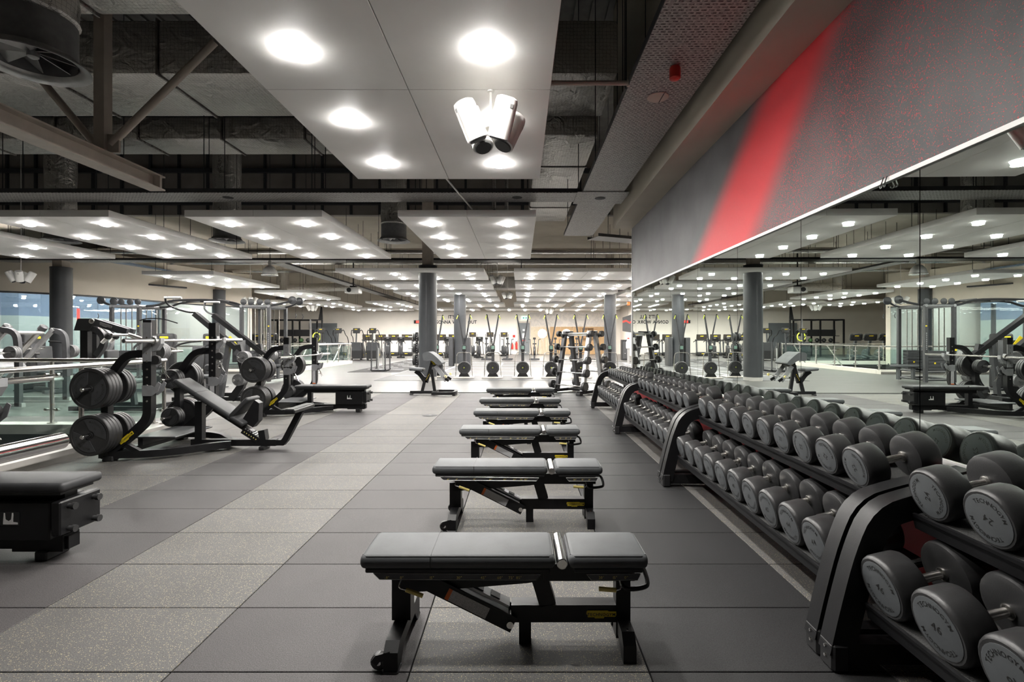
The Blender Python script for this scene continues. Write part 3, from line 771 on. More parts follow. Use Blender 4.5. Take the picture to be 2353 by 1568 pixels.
pipe([(-20, 20.2, 4.9), (8, 20.2, 4.9)], .09, 'grey pipe second beyond the column heads')
pipe([(-20, 22.3, 4.75), (8, 22.3, 4.75)], .12, 'grey pipe third beyond the column heads')
pipe([(-20, 25.6, 4.8), (8, 25.6, 4.8)], .1, 'grey pipe fourth beyond the column heads')
pipe([(5.6, 18, 4.1), (5.2, 38, 4.1)], .22, 'fat silver duct running away beside the right column', 'silver_paint', 'duct')
pipe([(-9.4, 28.6, 4.3), (-13.5, 29.4, 4.3)], .24, 'fat silver duct slanting above the far balustrade', 'foil', 'duct')
# thin conduit by the nearest panel
tag(MB().tube([(-1.1, 6.7, 3.66), (-.85, 8.9, 3.68)], .014, 8).build('conduit', 'plastic_white'), 'thin white conduit leaving the far edge of the nearest panel', 'conduit')
# roof truss at upper left
tr_ = thing('roof_truss', 'cream steel truss beam with braces at the upper left', 'truss', (-5.22, 6.28, 3.52))
for z in (0, .185): MB().bb(-.11, .11, -6.0, .95, z - .01, z + .01).build('flange', 'steel_cream', tr_, smooth=False)
MB().bb(-.008, .008, -6.0, .95, .01, .175).build('web', 'steel_cream', tr_, smooth=False)
MB().bb(-.065, .065, -.065, .065, .196, ROOF - 3.52 - .28).build('post', 'steel_cream', tr_, smooth=False)
MB().tube([(.10, 0, .30), (1.40, 0, 1.58)], .046, 12).build('brace', 'steel_cream', tr_)
MB().tube([(-.10, 0, .30), (-1.0, 0, 1.38)], .046, 12).build('brace', 'steel_cream', tr_)
MB().bb(-.21, .21, -.016, .016, .196, .42).build('gusset', 'steel_cream', tr_, smooth=False)
MB().bb(-.11, .11, .84, .88, .01, .175).build('end_plate', 'steel_cream', tr_, smooth=False)
for y_ in (-4.5, -1.5):
    c_ = obj('hanger_rod', cable_me, tr_, (0, y_, .19)); c_.scale = (1.5, 1.5, ROOF - 3.71 - .28)
def diffuser(x, y, label, z=4.2, top=ROOF, r=.36):
    t = thing('jet_diffuser', label, 'diffuser', (x, y, z), 0, 'round air diffusers on foil drops')
    MB().lathe([(r, .06), (r, .46)], 32, caps=False).lathe([(r - .01, .46), (r - .01, .06)], 32, caps=False).build('drum', 'grey_steel', t)
    MB().lathe([(r, .08), (r + .02, .04), (r + .06, .015), (r + .11, 0), (r + .11, .012), (r + .05, .04), (r + .01, .1)], 32, caps=False).build('flared_rim', 'silver_paint', t)
    for k in range(8):
        M = RZ(k * PI / 4) @ TR(0, 0, .14) @ RX(math.radians(38))
        MB().prism([(.05, -.03), (r - .015, -.11), (r - .015, .10), (.05, .03)], -.004, .004, 'xy', M).build('blade', 'silver_paint', t, smooth=False)
    MB().lathe([(.02, .06), (.05, .08), (.05, .22), (.02, .24)], 14).build('hub', 'silver_paint', t)
    MB().lathe([(r - .06, .44), (r + .02, .50), (r, .56), (r + .015, .70)] + ([(r + .005, .95), (r - .01, 1.4), (r + .012, 2.0)] if top - z > 2.4 else []) + [(r, top - z - (.005 if top > 5.5 else .285))], 28).build('foil_drop', 'foil', t)
    return t
diffuser(-5.0, 5.15, 'large round jet diffuser on a foil drop at the top left', top=5.28)
diffuser(X_at(905, 14.6), 14.6, 'round diffuser hanging left of the second overhead panel')
diffuser(X_at(522, 14.6), 14.6, 'round diffuser between the second row panels at left')
diffuser(X_at(140, 14.6), 14.6, 'round diffuser farthest left beside the left panels')
diffuser(X_at(650, 32), 32, 'small distant round diffuser above the training rig', 3.9, 5.6)
diffuser(X_at(1282, 33), 33, 'small distant round diffuser near the slat screen', 3.75, 5.6)
# high-bay pendant and projector
hb = thing('high_bay_pendant', 'white ribbed dome pendant lamp hanging at middle left', 'lamp', (X_at(620, 16.2), 16.2, 3.42))
MB().lathe([(.24, 0), (.235, .04), (.20, .16), (.12, .26), (.06, .30)], 24, caps=False).lathe([(.05, .29), (.06, .42), (.03, .48)], 14).build('dome', 'plastic_white', hb)
MB().lathe([(.25, -.02), (.255, 0), (.25, .02)], 24).build('rim', 'brushed', hb)
c_ = obj('suspension_cable', cable_me, hb, (0, 0, .46)); c_.scale = (1, 1, ROOF - 3.9)
pj = thing('projector', 'white ceiling projector beside the far tray', 'projector', (X_at(812, 22), 22, Z_at(668, 22)))
MB().rbox((0, 0, 0), (.62, .5, .26), .03, 2).build('body', 'plastic_white', pj)
MB().lathe([(.09, 0), (.1, .03), (.08, .1)], 16, TR(-.1, -.25, 0) @ RX(PI/2)).build('lens', 'black_matte', pj)
MB().bb(-.12, .12, -.12, .12, .13, .2).tube([(0, 0, .2), (0, 0, 5.6 - Z_at(668, 22))], .03, 8).build('mount', 'black_matte', pj)
# ================================================================ BALUSTRADES
def balustrade(p0, p1, label, post_gap=1.5, kerb=.12, glass_m='balustrade_glass', kerb_m='stone_kerb'):
    p0, p1 = Vector((*p0, 0)), Vector((*p1, 0)); d = p1 - p0; ln = d.length; a = math.atan2(d.y, d.x)
    t = thing('glass_balustrade', label, 'balustrade', tuple((p0+p1)/2), a, 'steel and glass balustrades')
    MB().tube([(-ln/2, 0, 1.06), (ln/2, 0, 1.06)], .029, 14).build('handrail', 'brushed', t)
    MB().bb(-ln/2, ln/2, -.13, .13, -.02, kerb).build('kerb', kerb_m, t, smooth=False)
    MB().bb(-ln/2, ln/2, -.17, -.135, -.01, kerb*.55).build('kerb_trim', 'brushed', t, smooth=False)
    n = max(1, round(ln / post_gap)); st = ln / n
    pm = MB().lathe([(.06, kerb), (.06, kerb + .012), (.025, kerb + .014), (.025, 1.03)], 14)
    for z in (.32, .84):
        pm.tube([(-.07, 0, z), (.07, 0, z)], .016, 8)
    pm = pm.mesh('post', 'brushed')
    gm_ = MB().box((0, .0, .585), (st - .10, .012, .72)).mesh('glass_panel', glass_m, False)
    km = MB()
    for k in range(n + 1): obj('post', pm, t, (-ln/2 + k*st if 0 < k < n else (-ln/2 + .03 if k == 0 else ln/2 - .03), 0, 0))
    for k in range(n):
        g_ = obj('glass_panel', gm_, t, (-ln/2 + (k+.5)*st, 0, 0))
        for sx in (-1, 1):
            for z in (.32, .84): MB().lathe([(.02, -.02), (.024, -.018), (.024, .018), (.02, .02)], 10, TR(sx*(st/2 - .085), 0, z) @ RX(PI/2)).build('clamp', 'chrome', g_)
    return t
balustrade((VOID_X, -4.0), (VOID_X, VOID_Y), 'steel and glass balustrade along the void beside the bench presses', 1.45)
balustrade((VOID_X - .15, VOID_Y), (-24, VOID_Y), 'steel and glass balustrade across the far side of the void', 1.5)
balustrade((-9.2, 26.86), (-9.2, 19.64), 'pale steel and glass balustrade by the stairwell, facing the treadmills', 1.5, .16, kerb_m='far_wall')
balustrade((-14.4, 19.5), (-9.07, 19.5), 'steel and glass balustrade by the stairwell, nearest side', 1.7, .16, kerb_m='far_wall')
balustrade((-9.07, 27.0), (-14.4, 27.0), 'steel and glass balustrade by the stairwell, farthest side', 1.7, .16, kerb_m='far_wall')
for k, x in enumerate((-9.5, -11.2)):
    tag(MB().tube([(x, 26.6, 1.0), (x, 24.0, -1.0), (x, 20.0, -3.6)], .03, 10).build('stair_rail', 'brushed'), ['sloping steel stair rail inside the stairwell, right side', 'sloping steel stair rail inside the stairwell, left side'][k], 'rail', 'stair rails')
# planting on the lower storey
for k in range(3):
    p = thing('planter', 'leafy planter on the lower storey below the balustrade, %s' % ('left', 'middle', 'right')[k], 'planter', (-6.6 - k * 1.5, 6.2 - k * .3, -4.2), 0, 'planters below')
    MB().lathe([(.35, 0), (.42, .5), (.38, .5), (.36, .4)], 14).build('pot', 'stone_kerb', p)
    lf = MB()
    for i in range(110):
        a, b_, r_ = RND.uniform(0, 2*PI), RND.uniform(.1, 1.3), RND.uniform(.2, .9)
        M = TR(math.cos(a)*r_*.7, math.sin(a)*r_*.7, .5 + b_ * .8) @ RZ(a) @ RY(RND.uniform(-.9, .9))
        lf.prism([(-.14, 0), (0, .05), (.16, 0), (0, -.05)], -.002, .002, 'xy', M)
    o = lf.build('foliage', 'leaf_green', p, smooth=False); o['kind'] = 'stuff'

# ================================================================ lamps added to brighten the lower storey, and lamps of the glazed studio
def ceiling_lamp(x, y, z, e, label, r=.3):
    t = thing('ceiling_lamp', label, 'lamp', (x, y, z), 0, 'plain round ceiling lamps')
    MB().lathe([(r*.3, -.03), (r*.9, -.02), (r, 0)], 18).build('diffuser', 'lamp_lens', t)
    MB().lathe([(r, -.012), (r + .03, 0), (r + .03, .03)], 18, caps=False).build('rim', 'white_paint', t)
    d = bpy.data.lights.new('lamp', 'AREA'); d.shape = 'DISK'; d.size = r*1.6; d.energy = e; d.color = (.93, .97, 1)
    o = bpy.data.objects.new('lamp', d); col.objects.link(o); o.parent = t; o.location = (0, 0, -.04)
for k, (x, y) in enumerate(((-9, 11), (-14, 11), (-9, 16), (-12, 22))):
    ceiling_lamp(x, y, -.33, 160, ['added fill lamp under the floor slab beyond the void, right', 'added fill lamp under the floor slab beyond the void, left', 'added fill lamp under the floor slab below the cable station', 'added fill lamp in the stairwell storey'][k])
for k, (x, y) in enumerate(((-19.6, 18.2), (-18.2, 20.6), (-17.9, 23.2), (-17.4, 25.4))):
    ceiling_lamp(x, y, 4.3, 90, 'round lamp on the glazed studio ceiling, %s from the left' % ORD[k], .2)
struct(MB().bb(-26, -15.6, 18.8, 26.6, 4.34, 4.4).build('ceiling', 'blue_grey', smooth=False))

# ---- small fittings
fo_ = thing('floor_outlet', 'small dark round outlet cover in the pale tile strip', 'floor outlet', (X_at(988, 9.02), 9.02, 0))
MB().lathe([(.12, 0), (.14, .003), (.135, .006)], 24).build('cover', 'black_matte', fo_)
MB().lathe([(.03, .006), (.028, .008)], 14).build('cap', 'dark_steel', fo_)
ts = thing('tray_strut', 'beige steel strut between the nearest panel and the rack tray', 'strut', (.64, 4.69, 3.78))
MB().tube([(-.36, 0, 0), (.37, 0, 0)], .022, 10).build('bar', 'steel_cream', ts)
for x_ in (-.36, .37): MB().lathe([(.035, -.01), (.035, .01)], 12, TR(x_, 0, 0) @ RY(PI/2)).build('end_plate', 'steel_cream', ts)
hk = thing('mirror_hook', 'small chrome hook hanging over the mirror trim', 'hook', (W0 + YAW*2.84 - .02, 2.84, MT_ + .025))
for k_ in (0, .028): MB().tube(chaikin([(0, k_, .004), (-.012, k_, -.03), (-.02, k_, -.05), (-.012, k_ + .01, -.058), (-.004, k_ + .012, -.045)], 2), .003, 6).build('hook_wire', 'chrome', hk)
for k_, (x_, y_, l_) in enumerate(((.62, 9.6, 'nearer'), (.86, 10.1, 'farther'))):
    vp = thing('valve_pipe', 'short insulated vertical pipe pair behind the nearest panel, %s' % l_, 'pipe', (x_ - 1.15, y_ + .6, 4.02), 0, 'short vertical pipes')
    MB().lathe([(.035, 0), (.04, .05), (.036, 1.0)], 12).build('pipe_run', 'foil', vp)
    MB().tube([(0, 0, 1.0), (0, 0, ROOF - 4.02 - .28)], .02, 8).build('hanger_rod', 'purlin', vp)
# ================================================================ ADJUSTABLE BENCHES
def bx_(px): return (px - 1195) * .00189
def bz_(py): return CAM_H - (py - 776) * .00189
def make_bench():
    t = thing('adjustable_bench', 'x', 'bench', (0, 0, 0), 0, 'row of adjustable benches')
    W2 = .145
    # pads (upholstery with a seam and black sides)
    def pad(x0, x1, name, seam=None):
        o = MB().rbox(((x0+x1)/2, 0, .420), (x1-x0, 2*W2, .062), .026, 3).build(name, 'vinyl', t)
        MB().rbox(((x0+x1)/2, 0, .383), (x1-x0-.05, 2*W2-.02, .02), .004, 1).build('base_board', 'black_matte', o)
        pts = [(x0+.03, -W2+.01), (x1-.03, -W2+.01), (x1-.01, -W2+.03), (x1-.01, W2-.03), (x1-.03, W2-.01), (x0+.03, W2-.01), (x0+.01, W2-.03), (x0+.01, -W2+.03)]
        MB().tube([(a, b, .446) for a, b in pts], .0022, 5, closed=True).build('piping', 'vinyl_dark', o)
        if seam is not None: MB().bb(seam-.0015, seam+.0015, -W2-.001, W2+.001, .395, .4520).build('seam', 'vinyl_dark', o, smooth=False)
        return o
    pad(-.705, .150, 'back_pad', -.395); pad(.205, .556, 'seat_pad')
    # chrome roller in the gap
    ro = MB().lathe([(.020, -.15), (.024, -.147), (.024, .147), (.020, .15)], 18, TR(.178, 0, .418) @ RX(PI/2)).build('roller', 'chrome', t)
    MB().lathe([(.006, -.155), (.010, -.150)], 10, TR(.178, 0, .418) @ RX(PI/2)).build('bolt', 'dark_steel', ro)
    # gauges on both long sides
    for s in (-1, 1):
        y = s * .128
        for poly, degs in (([(-.645, .372), (.085, .366), (.066, .342), (-.618, .346)], [('-8°', -.585), ('0°', -.520), ('15°', -.39), ('30°', -.27), ('45°', -.165), ('60°', -.092), ('75°', -.043), ('85°', -.010)]),
                           ([(.285, .366), (.520, .368), (.508, .342), (.305, .342)], [('30°', .350), ('15°', .408), ('0°', .458)])):
            g = MB().prism(poly, y - .004, y + .004, 'xz').build('angle_gauge', 'dark_steel', t, smooth=False)
            for a, b in zip(poly, poly[1:] + poly[:1]):
                pass
            MB().tube([(p[0], y + s*.0045, p[1]) for p in poly], .0020, 4, closed=True).build('gauge_border', 'silver_paint', g)
            tx = MB()
            for sdeg, x in degs:
                text(tx, sdeg, .017, TR(x, y + s*.0055, .353) @ (FACE_NY if s < 0 else RZ(PI) @ FACE_NY))
            tx.build('degree_marks', 'pale_yellow', g, smooth=False)
    # frame
    fr = MB()
    fr.bb(.10, .515, -.045, .045, .295, .372)                                     # under the seat
    fr.ribbon([(-.565, .268), (-.52, .272), (.02, .315), (.14, .335)], .065, -.04, .04)  # long spine
    fr.build('spine', 'black_steel', t, smooth=False)
    MB().bb(-.60, -.02, -.06, .06, .366, .374).bb(-.60, .12, -.03, .03, .345, .372).build('pad_carrier', 'black_steel', t, smooth=False)
    MB().ribbon([(-.545, .300), (-.545, .115)], .085, -.04, .04).build('leg', 'black_steel', t, smooth=False)
    MB().ribbon([(.465, .375), (.465, .03)], .066, -.035, .035).build('leg', 'black_steel', t, smooth=False)
    MB().ribbon([(.085, .30), (.122, .178)], .075, -.035, .035).build('strut', 'black_steel', t, smooth=False)
    MB().bb(-.045, .44, -.035, .035, .102, .18).build('lower_beam', 'black_steel', t, smooth=False)
    MB().bb(-.01, .045, -.03, .03, 0, .102).build('centre_foot', 'black_steel', t, smooth=False)
    # incline strut: two side plates with ladder slots
    st = MB()
    for s in (-1, 1): st.ribbon([(-.54, .352), (-.035, .100)], .072, s*.052 - .004, s*.052 + .004)
    st.beam((-.42, 0, .315), (-.06, 0, .135), .10, .006)
    so = st.build('incline_strut', 'black_steel', t, smooth=False)
    MB().beam((-.235, 0, .262), (-.055, 0, .172), .07, .012, (.447, 0, .894)).build('ladder_plate', 'grey_steel', so, smooth=False)
    for k in range(2):
        p = Vector((-.215 + k*.075, 0, .2595 - k*.0375)); MB().beam(p, p + Vector((.042, 0, -.021)), .045, .006, (.447, 0, .894)).build('ladder_slot', 'black_matte', so, smooth=False)
    MB().lathe([(.016, -.07), (.016, .07)], 12, TR(-.05, 0, .108) @ RX(PI/2)).build('pivot_bolt', 'chrome', so)
    d = Vector((.505, 0, -.252)).normalized(); up = Vector((-d.z, 0, d.x))
    c0 = Vector((-.335, -.0575, .246))
    MB().beam(c0 + d*.018, c0 + d*.205, .003, .052, up).build('warning_label', 'label_grey', so, smooth=False)
    MB().beam(c0, c0 + d*.018, .003, .052, up).build('warning_label_stripe', 'orange', so, smooth=False)
    # feet: wheels at the back-rest end, foot bar under the seat end
    fb = MB(); fb.prism([(-.23, 0), (-.23, .085), (-.19, .115), (.19, .115), (.23, .085), (.23, 0), (.17, 0), (.12, .06), (-.12, .06), (-.17, 0)], -.575, -.515, 'yz')
    fo = fb.build('foot', 'black_steel', t, smooth=False)
    for s in (-1, 1):
        MB().lathe([(.030, -.016), (.034, -.012), (.034, .012), (.030, .016)], 18, TR(-.600, s*.20, .036) @ RX(PI/2)).build('wheel', 'rubber', fo)
        MB().lathe([(.010, -.019), (.012, .019)], 10, TR(-.600, s*.20, .036) @ RX(PI/2)).build('wheel_hub', 'chrome', fo)
        MB().ribbon([(-.545, .075), (-.60, .06), (-.615, .04)], .03, s*.20-.03, s*.20-.02).build('wheel_bracket', 'black_steel', fo, smooth=False)
        MB().rbox((-.545, s*.20, .004), (.066, .07, .012), .003, 1).build('rubber_pad', 'rubber', fo)
    fb = MB(); fb.prism([(-.17, 0), (-.17, .075), (-.13, .115), (.13, .115), (.17, .075), (.17, 0), (.12, 0), (.10, .05), (-.10, .05), (-.12, 0)], .438, .494, 'yz')
    fo = fb.build('foot', 'black_steel', t, smooth=False)
    for s in (-1, 1): MB().lathe([(.006, 0), (.005, .005)], 8, TR(.466, s*.12, .115)).build('bolt', 'chrome', fo)
    # carry handle and levers
    MB().tube(chaikin([(.50, .06, .335), (.55, .06, .335), (.572, .04, .325), (.572, -.07, .295), (.55, -.085, .285), (.47, -.09, .278), (.455, -.04, .278)], 2), .010, 8).build('carry_handle', 'black_steel', t)
    for (p, q, r_) in (((-.525, -.10, .345), (-.54, -.125, .305), (-.505, -.125, .297)), ((.43, -.10, .345), (.44, -.125, .300), (.415, -.125, .294))):
        dx = 1 if q[0] < -.3 else -1
        lv = MB().tube(chaikin([p, q, r_], 2), .004, 6).build('lever', 'chrome', t)
        e = (r_[0] + dx*.075, r_[1], r_[2] - (.028 if dx > 0 else -.006))
        MB().tube([r_, e], .0095, 10).build('grip', 'pale_yellow', lv)
    logo_plate(t, TR(.365, -.0375, .14) @ FACE_NY, .135)
    return t
bench = make_bench()
BP = [(.005, 2.32), (.055, 3.83), (.07, 5.34), (.10, 6.62), (.075, 7.86), (.075, 9.44)]
for i, (x, y) in enumerate(BP):
    lb = ['nearest grey padded adjustable bench in the row', 'second nearest grey adjustable bench in the row', 'third adjustable bench counting from the camera', 'fourth adjustable bench counting from the camera', 'fifth adjustable bench counting from the camera', 'farthest adjustable bench, beside the barbell rack'][i]
    place(bench, i == 0, (x, y, 0), RND.uniform(-.012, .012), lb)
# ================================================================ DUMBBELL RACKS
SH_A = math.radians(13)
UP0, LO0 = (1.605, .66), (1.41, .285)          # front lip of each shelf (x, z)
def shelf_pt(base, d, h): return (base[0] + d*math.cos(SH_A) - h*math.sin(SH_A), base[1] + d*math.sin(SH_A) + h*math.cos(SH_A))
def make_rack(y0, y1, label):
    t = thing('dumbbell_rack', label, 'rack', (YAW*(y0+y1)/2, (y0+y1)/2, 0), -YAW, 'dumbbell racks along the mirror')
    h = (y1 - y0) / 2
    for s in (-1, 1):
        yc = s * (h - .045)
        path = chaikin([(1.315, .06, 0), (1.36, .26, 0), (1.42, .49, 0), (1.49, .65, 0), (1.64, .70, 0), (1.80, .735, 0), (1.96, .77, 0)], 2)
        u = MB().ribbon([(p.x, p.y) for p in path], .10, yc - .042, yc + .042).build('upright', 'black_steel', t)
        MB().bb(1.29, 2.02, yc - .035, yc + .035, .03, .115).build('base_rail', 'black_steel', u, smooth=False)
        MB().beam((1.98, yc, .10), (1.92, yc, .74), .06, .05).build('rear_post', 'black_steel', u, smooth=False)
        MB().rbox((1.31, yc, .06), (.075, .1, .12), .012, 1).build('foot', 'black_matte', u)
        MB().rbox((1.99, yc, .03), (.07, .1, .06), .01, 1).build('foot', 'black_matte', u)
        for z in (.05, .09): MB().lathe([(.008, 0), (.006, .006)], 8, TR(1.272, yc, z) @ RY(-PI/2)).build('bolt', 'chrome', u)
    for nm, b in (('upper_shelf', UP0), ('lower_shelf', LO0)):
        p = [shelf_pt(b, 0, -.05), shelf_pt(b, 0, .012), shelf_pt(b, .012, .012), shelf_pt(b, .015, -.004), shelf_pt(b, .52, -.004), shelf_pt(b, .52, .03), shelf_pt(b, .532, .03), shelf_pt(b, .532, -.05), shelf_pt(b, .47, -.05), shelf_pt(b, .47, -.018), shelf_pt(b, .05, -.018), shelf_pt(b, .05, -.05)]
        vs = []; n = len(p)
        o = MB().ribbon([shelf_pt(b, .0, -.012), shelf_pt(b, .43, -.012)], .016, -h + .088, h - .088).ribbon([shelf_pt(b, .006, -.055), shelf_pt(b, .006, .010)], .012, -h + .088, h - .088).build(nm, 'black_steel', t, smooth=False)
        MB().ribbon([shelf_pt(b, .02, -.0005), shelf_pt(b, .42, -.0005)], .006, -h + .095, h - .095).build('rubber_liner', 'shelf_mat', o, smooth=False)
    return t
RK = [(-.38, 2.20), (2.22, 4.80), (4.82, 7.36), (7.38, 10.05)]
RN = ['nearest rack', 'second rack', 'third rack', 'farthest rack']
for k, (a, b) in enumerate(RK):
    make_rack(a, b, ['nearest black two-tier dumbbell rack at lower right', 'second black dumbbell rack from the camera', 'third black dumbbell rack from the camera', 'farthest black dumbbell rack, beside the barbell rack'][k])
# ---- dumbbells (axis = local x, front head at -x)
DB = {}
def db_meshes(r, th, hl, num):
    key = (round(r, 3), num)
    if key in DB: return DB[key]
    def head(sgn):
        M = RY(PI/2)
        x0, x1 = hl/2, hl/2 + th
        prof = [(r*.35, x0 - .004), (r*.80, x0 - .002), (r*.95, x0 + .006), (r, x0 + .02), (r, x1 - .018), (r*.965, x1 - .006), (r*.90, x1), (r*.80, x1)]
        if sgn < 0: prof = [(a, -b) for a, b in prof]
        return MB().lathe(prof, 28, M).mesh('head', 'rubber')
    def cap(sgn):
        x1 = hl/2 + th
        return MB().lathe([(r*.82, sgn*(x1 - .006)), (r*.82, sgn*(x1 + .0015)), (r*.78, sgn*(x1 + .0025))], 28, RY(PI/2)).mesh('end_cap', 'cap_grey')
    def let(sgn):
        x1 = hl/2 + th + .0032
        M = TR(sgn*x1, 0, 0) @ (RZ(-PI/2) if sgn < 0 else RZ(PI/2)) @ RX(PI/2)
        t = MB(); text(t, str(num), r*.34, M)
        arc_text(t, 'TECHNOGYM', r*.20, r*.62, PI/2, M); arc_text(t, 'TECHNOGYM', r*.20, r*.62, -PI/2, M)
        return t.mesh('lettering', 'lettering_dark', False)
    hd = MB().lathe([(.0165, -hl/2 - .01), (.0165, -hl/2 + .012), (.0155, -hl/2 + .014), (.0172, 0), (.0155, hl/2 - .014), (.0165, hl/2 - .012), (.0165, hl/2 + .01)], 14, RY(PI/2)).lathe([(.028, -hl/2 - .005), (.026, -hl/2 + .010), (.018, -hl/2 + .014)], 14, RY(PI/2)).lathe([(.028, hl/2 + .005), (.026, hl/2 - .010), (.018, hl/2 - .014)], 14, RY(PI/2)).mesh('handle', 'brushed')
    DB[key] = (hd, head(-1), cap(-1), let(-1), head(1), cap(1), let(1))
    return DB[key]
def dumbbell(rack, tier, i, n, y, r, num, base):
    th = .085 + (r - .06) * .55; hl = .135
    ms = db_meshes(r, th, hl, num)
    L_ = hl/2 + th
    cx, cz = shelf_pt(base, .014 + L_, r + .0035); cx += YAW * y
    t = thing('dumbbell', 'grey %d kg dumbbell, %s from the near end, %s of the %s' % (num, ORD[i], tier, RN[rack]), 'dumbbell', (cx, y, cz), 0, 'rubber dumbbells on the racks')
    t.rotation_mode = 'YXZ'
    roll = RND.uniform(-PI, PI) if RND.random() < .55 else RND.uniform(-.4, .4)
    M = RY(-SH_A) @ RX(roll)
    t.rotation_mode = 'XYZ'; t.rotation_euler = M.to_euler('XYZ')
    obj('handle', ms[0], t)
    for a in (1, 4):
        h = obj('head', ms[a], t); obj('end_cap', ms[a+1], h); obj('lettering', ms[a+2], h)
    return t
spec = {0: ((.106, .112, [24, 24, 26, 26, 28, 28, 30, 30]), (.122, .126, [46, 46, 48, 48, 50, 50])),
        1: ((.093, .104, [22, 22, 22, 22, 20, 20, 20, 20, 18, 18]), (.103, .116, [44, 44, 42, 42, 40, 40, 38, 38, 36, 36])),
        2: ((.078, .092, [16, 16, 16, 14, 14, 14, 12, 12, 12, 12]), (.092, .102, [34, 34, 34, 32, 32, 30, 30, 28, 28, 28])),
        3: ((.060, .076, [10, 10, 9, 9, 8, 8, 7, 7, 6, 6, 5]), (.084, .091, [26, 26, 24, 24, 22, 22, 20, 20, 18, 18]))}
for rk, (up, lo) in spec.items():
    a, b = RK[rk]
    for tier, (r0, r1, nums), base in (('upper shelf', up, UP0), ('lower shelf', lo, LO0)):
        n = len(nums)
        if rk == 0:
            stp = .262 if tier[0] == 'u' else .272
            ys = [b - (.206 if tier[0] == 'u' else .222) - stp * k for k in range(n)]; nn = nums
        else:
            st = (b - a - .21) / n; ys = [a + .100 + st * (k + .5) for k in range(n)]; nn = nums
        for i, (y, num) in enumerate(zip(ys, nn)):
            f = i / max(1, n - 1); f = f if rk == 0 else 1 - f
            r = r0 + (r1 - r0) * f
            st_ = abs(ys[1] - ys[0]); r = min(r, st_ / 2 - .003)
            dumbbell(rk, tier, (i if rk else i), n, y, r, num, base)
# ================================================================ PLATES, BARBELLS
def plate_meshes(R, th, m, big):
    M = RX(PI/2)      # disc axis along y, face toward -y
    b = MB().lathe([(R*.16, -th*.30), (R*.84, -th*.30), (R*.86, -th*.5), (R*.97, -th*.5), (R, -th*.35), (R, th*.35), (R*.97, th*.5), (R*.86, th*.5), (R*.84, th*.30), (R*.16, th*.30)], 40, M, caps=False)
    b.lathe([(R*.16, -th*.55), (R*.16, th*.55)], 20, M, caps=False).lathe([(.027, th*.55), (.027, -th*.55)], 20, M, caps=False).lathe([(.027, -th*.55), (R*.16, -th*.55)], 20, M, caps=False).lathe([(.027, th*.55), (R*.16, th*.55)], 20, M, caps=False)
    body = b.mesh('disc', m)
    lob = MB()
    for s in (0, PI):
        pts = [(R*.82*math.cos(s + a), R*.82*math.sin(s + a)) for a in [math.radians(-62 + k*124/14) for k in range(15)]]
        pts += [(R*.24*math.cos(s + a), R*.24*math.sin(s + a)) for a in [math.radians(40 - k*16) for k in range(6)]]
        lob.prism(pts, th*.30, th*.46, 'xy', M)
    lobe = lob.mesh('raised_web', 'plate_grey' if m == 'plate_grey' else 'dark_steel', False)
    tx = MB()
    Mt = TR(0, -th*.47, 0) @ RX(PI/2)
    arc_text(tx, 'TECHNOGYM', R*.155, R*.66, 0, Mt, True); arc_text(tx, 'TECHNOGYM', R*.155, R*.66, PI, Mt, True)
    text(tx, '20' if big else '5', R*.12, Mt @ TR(R*.42, 0, 0) @ RZ(PI/2)); text(tx, '20' if big else '5', R*.12, Mt @ TR(-R*.42, 0, 0) @ RZ(-PI/2))
    return body, lobe, tx.mesh('lettering', 'lettering_dark', False)
PL = {}
def plate(R, th, loc, label, roll=0.0, rz=0.0, m='plate_black', group='weight plates on the storage pegs'):
    k = (R, th, m)
    if k not in PL: PL[k] = plate_meshes(R, th, m, R > .19)
    t = thing('weight_plate', label, 'weight plate', loc, 0, group)
    t.rotation_euler = (RZ(rz) @ RY(roll)).to_euler()
    obj('disc', PL[k][0], t); obj('raised_web', PL[k][1], t); obj('lettering', PL[k][2], t)
    return t
def barbell(loc, label, rz=0.0, half=1.1, rx=0.0):
    t = thing('barbell', label, 'barbell', loc, rz, 'olympic barbells')
    M = RX(-PI/2)
    MB().lathe([(.0145, -half + .40), (.0145, half - .40)], 16, M).build('shaft', 'brushed', t)
    for s in (-1, 1):
        o = MB().lathe([(.012, s*half), (.022, s*half), (.025, s*(half - .004)), (.025, s*(half - .415))], 20, M).build('sleeve', 'chrome', t)
        MB().lathe([(.030, s*(half - .415)), (.037, s*(half - .418)), (.037, s*(half - .445)), (.026, s*(half - .45)), (.018, s*(half - .47))], 20, M).build('collar', 'chrome', o)
        MB().lathe([(.008, s*(half + .001)), (.016, s*(half + .0015))], 14, M).build('end_bolt', 'dark_steel', o)
    for s in (-.42, -.2, .2, .42): MB().lathe([(.0147, s - .004), (.0152, s), (.0147, s + .004)], 14, M).build('knurl_ring', 'chrome', t)
    return t
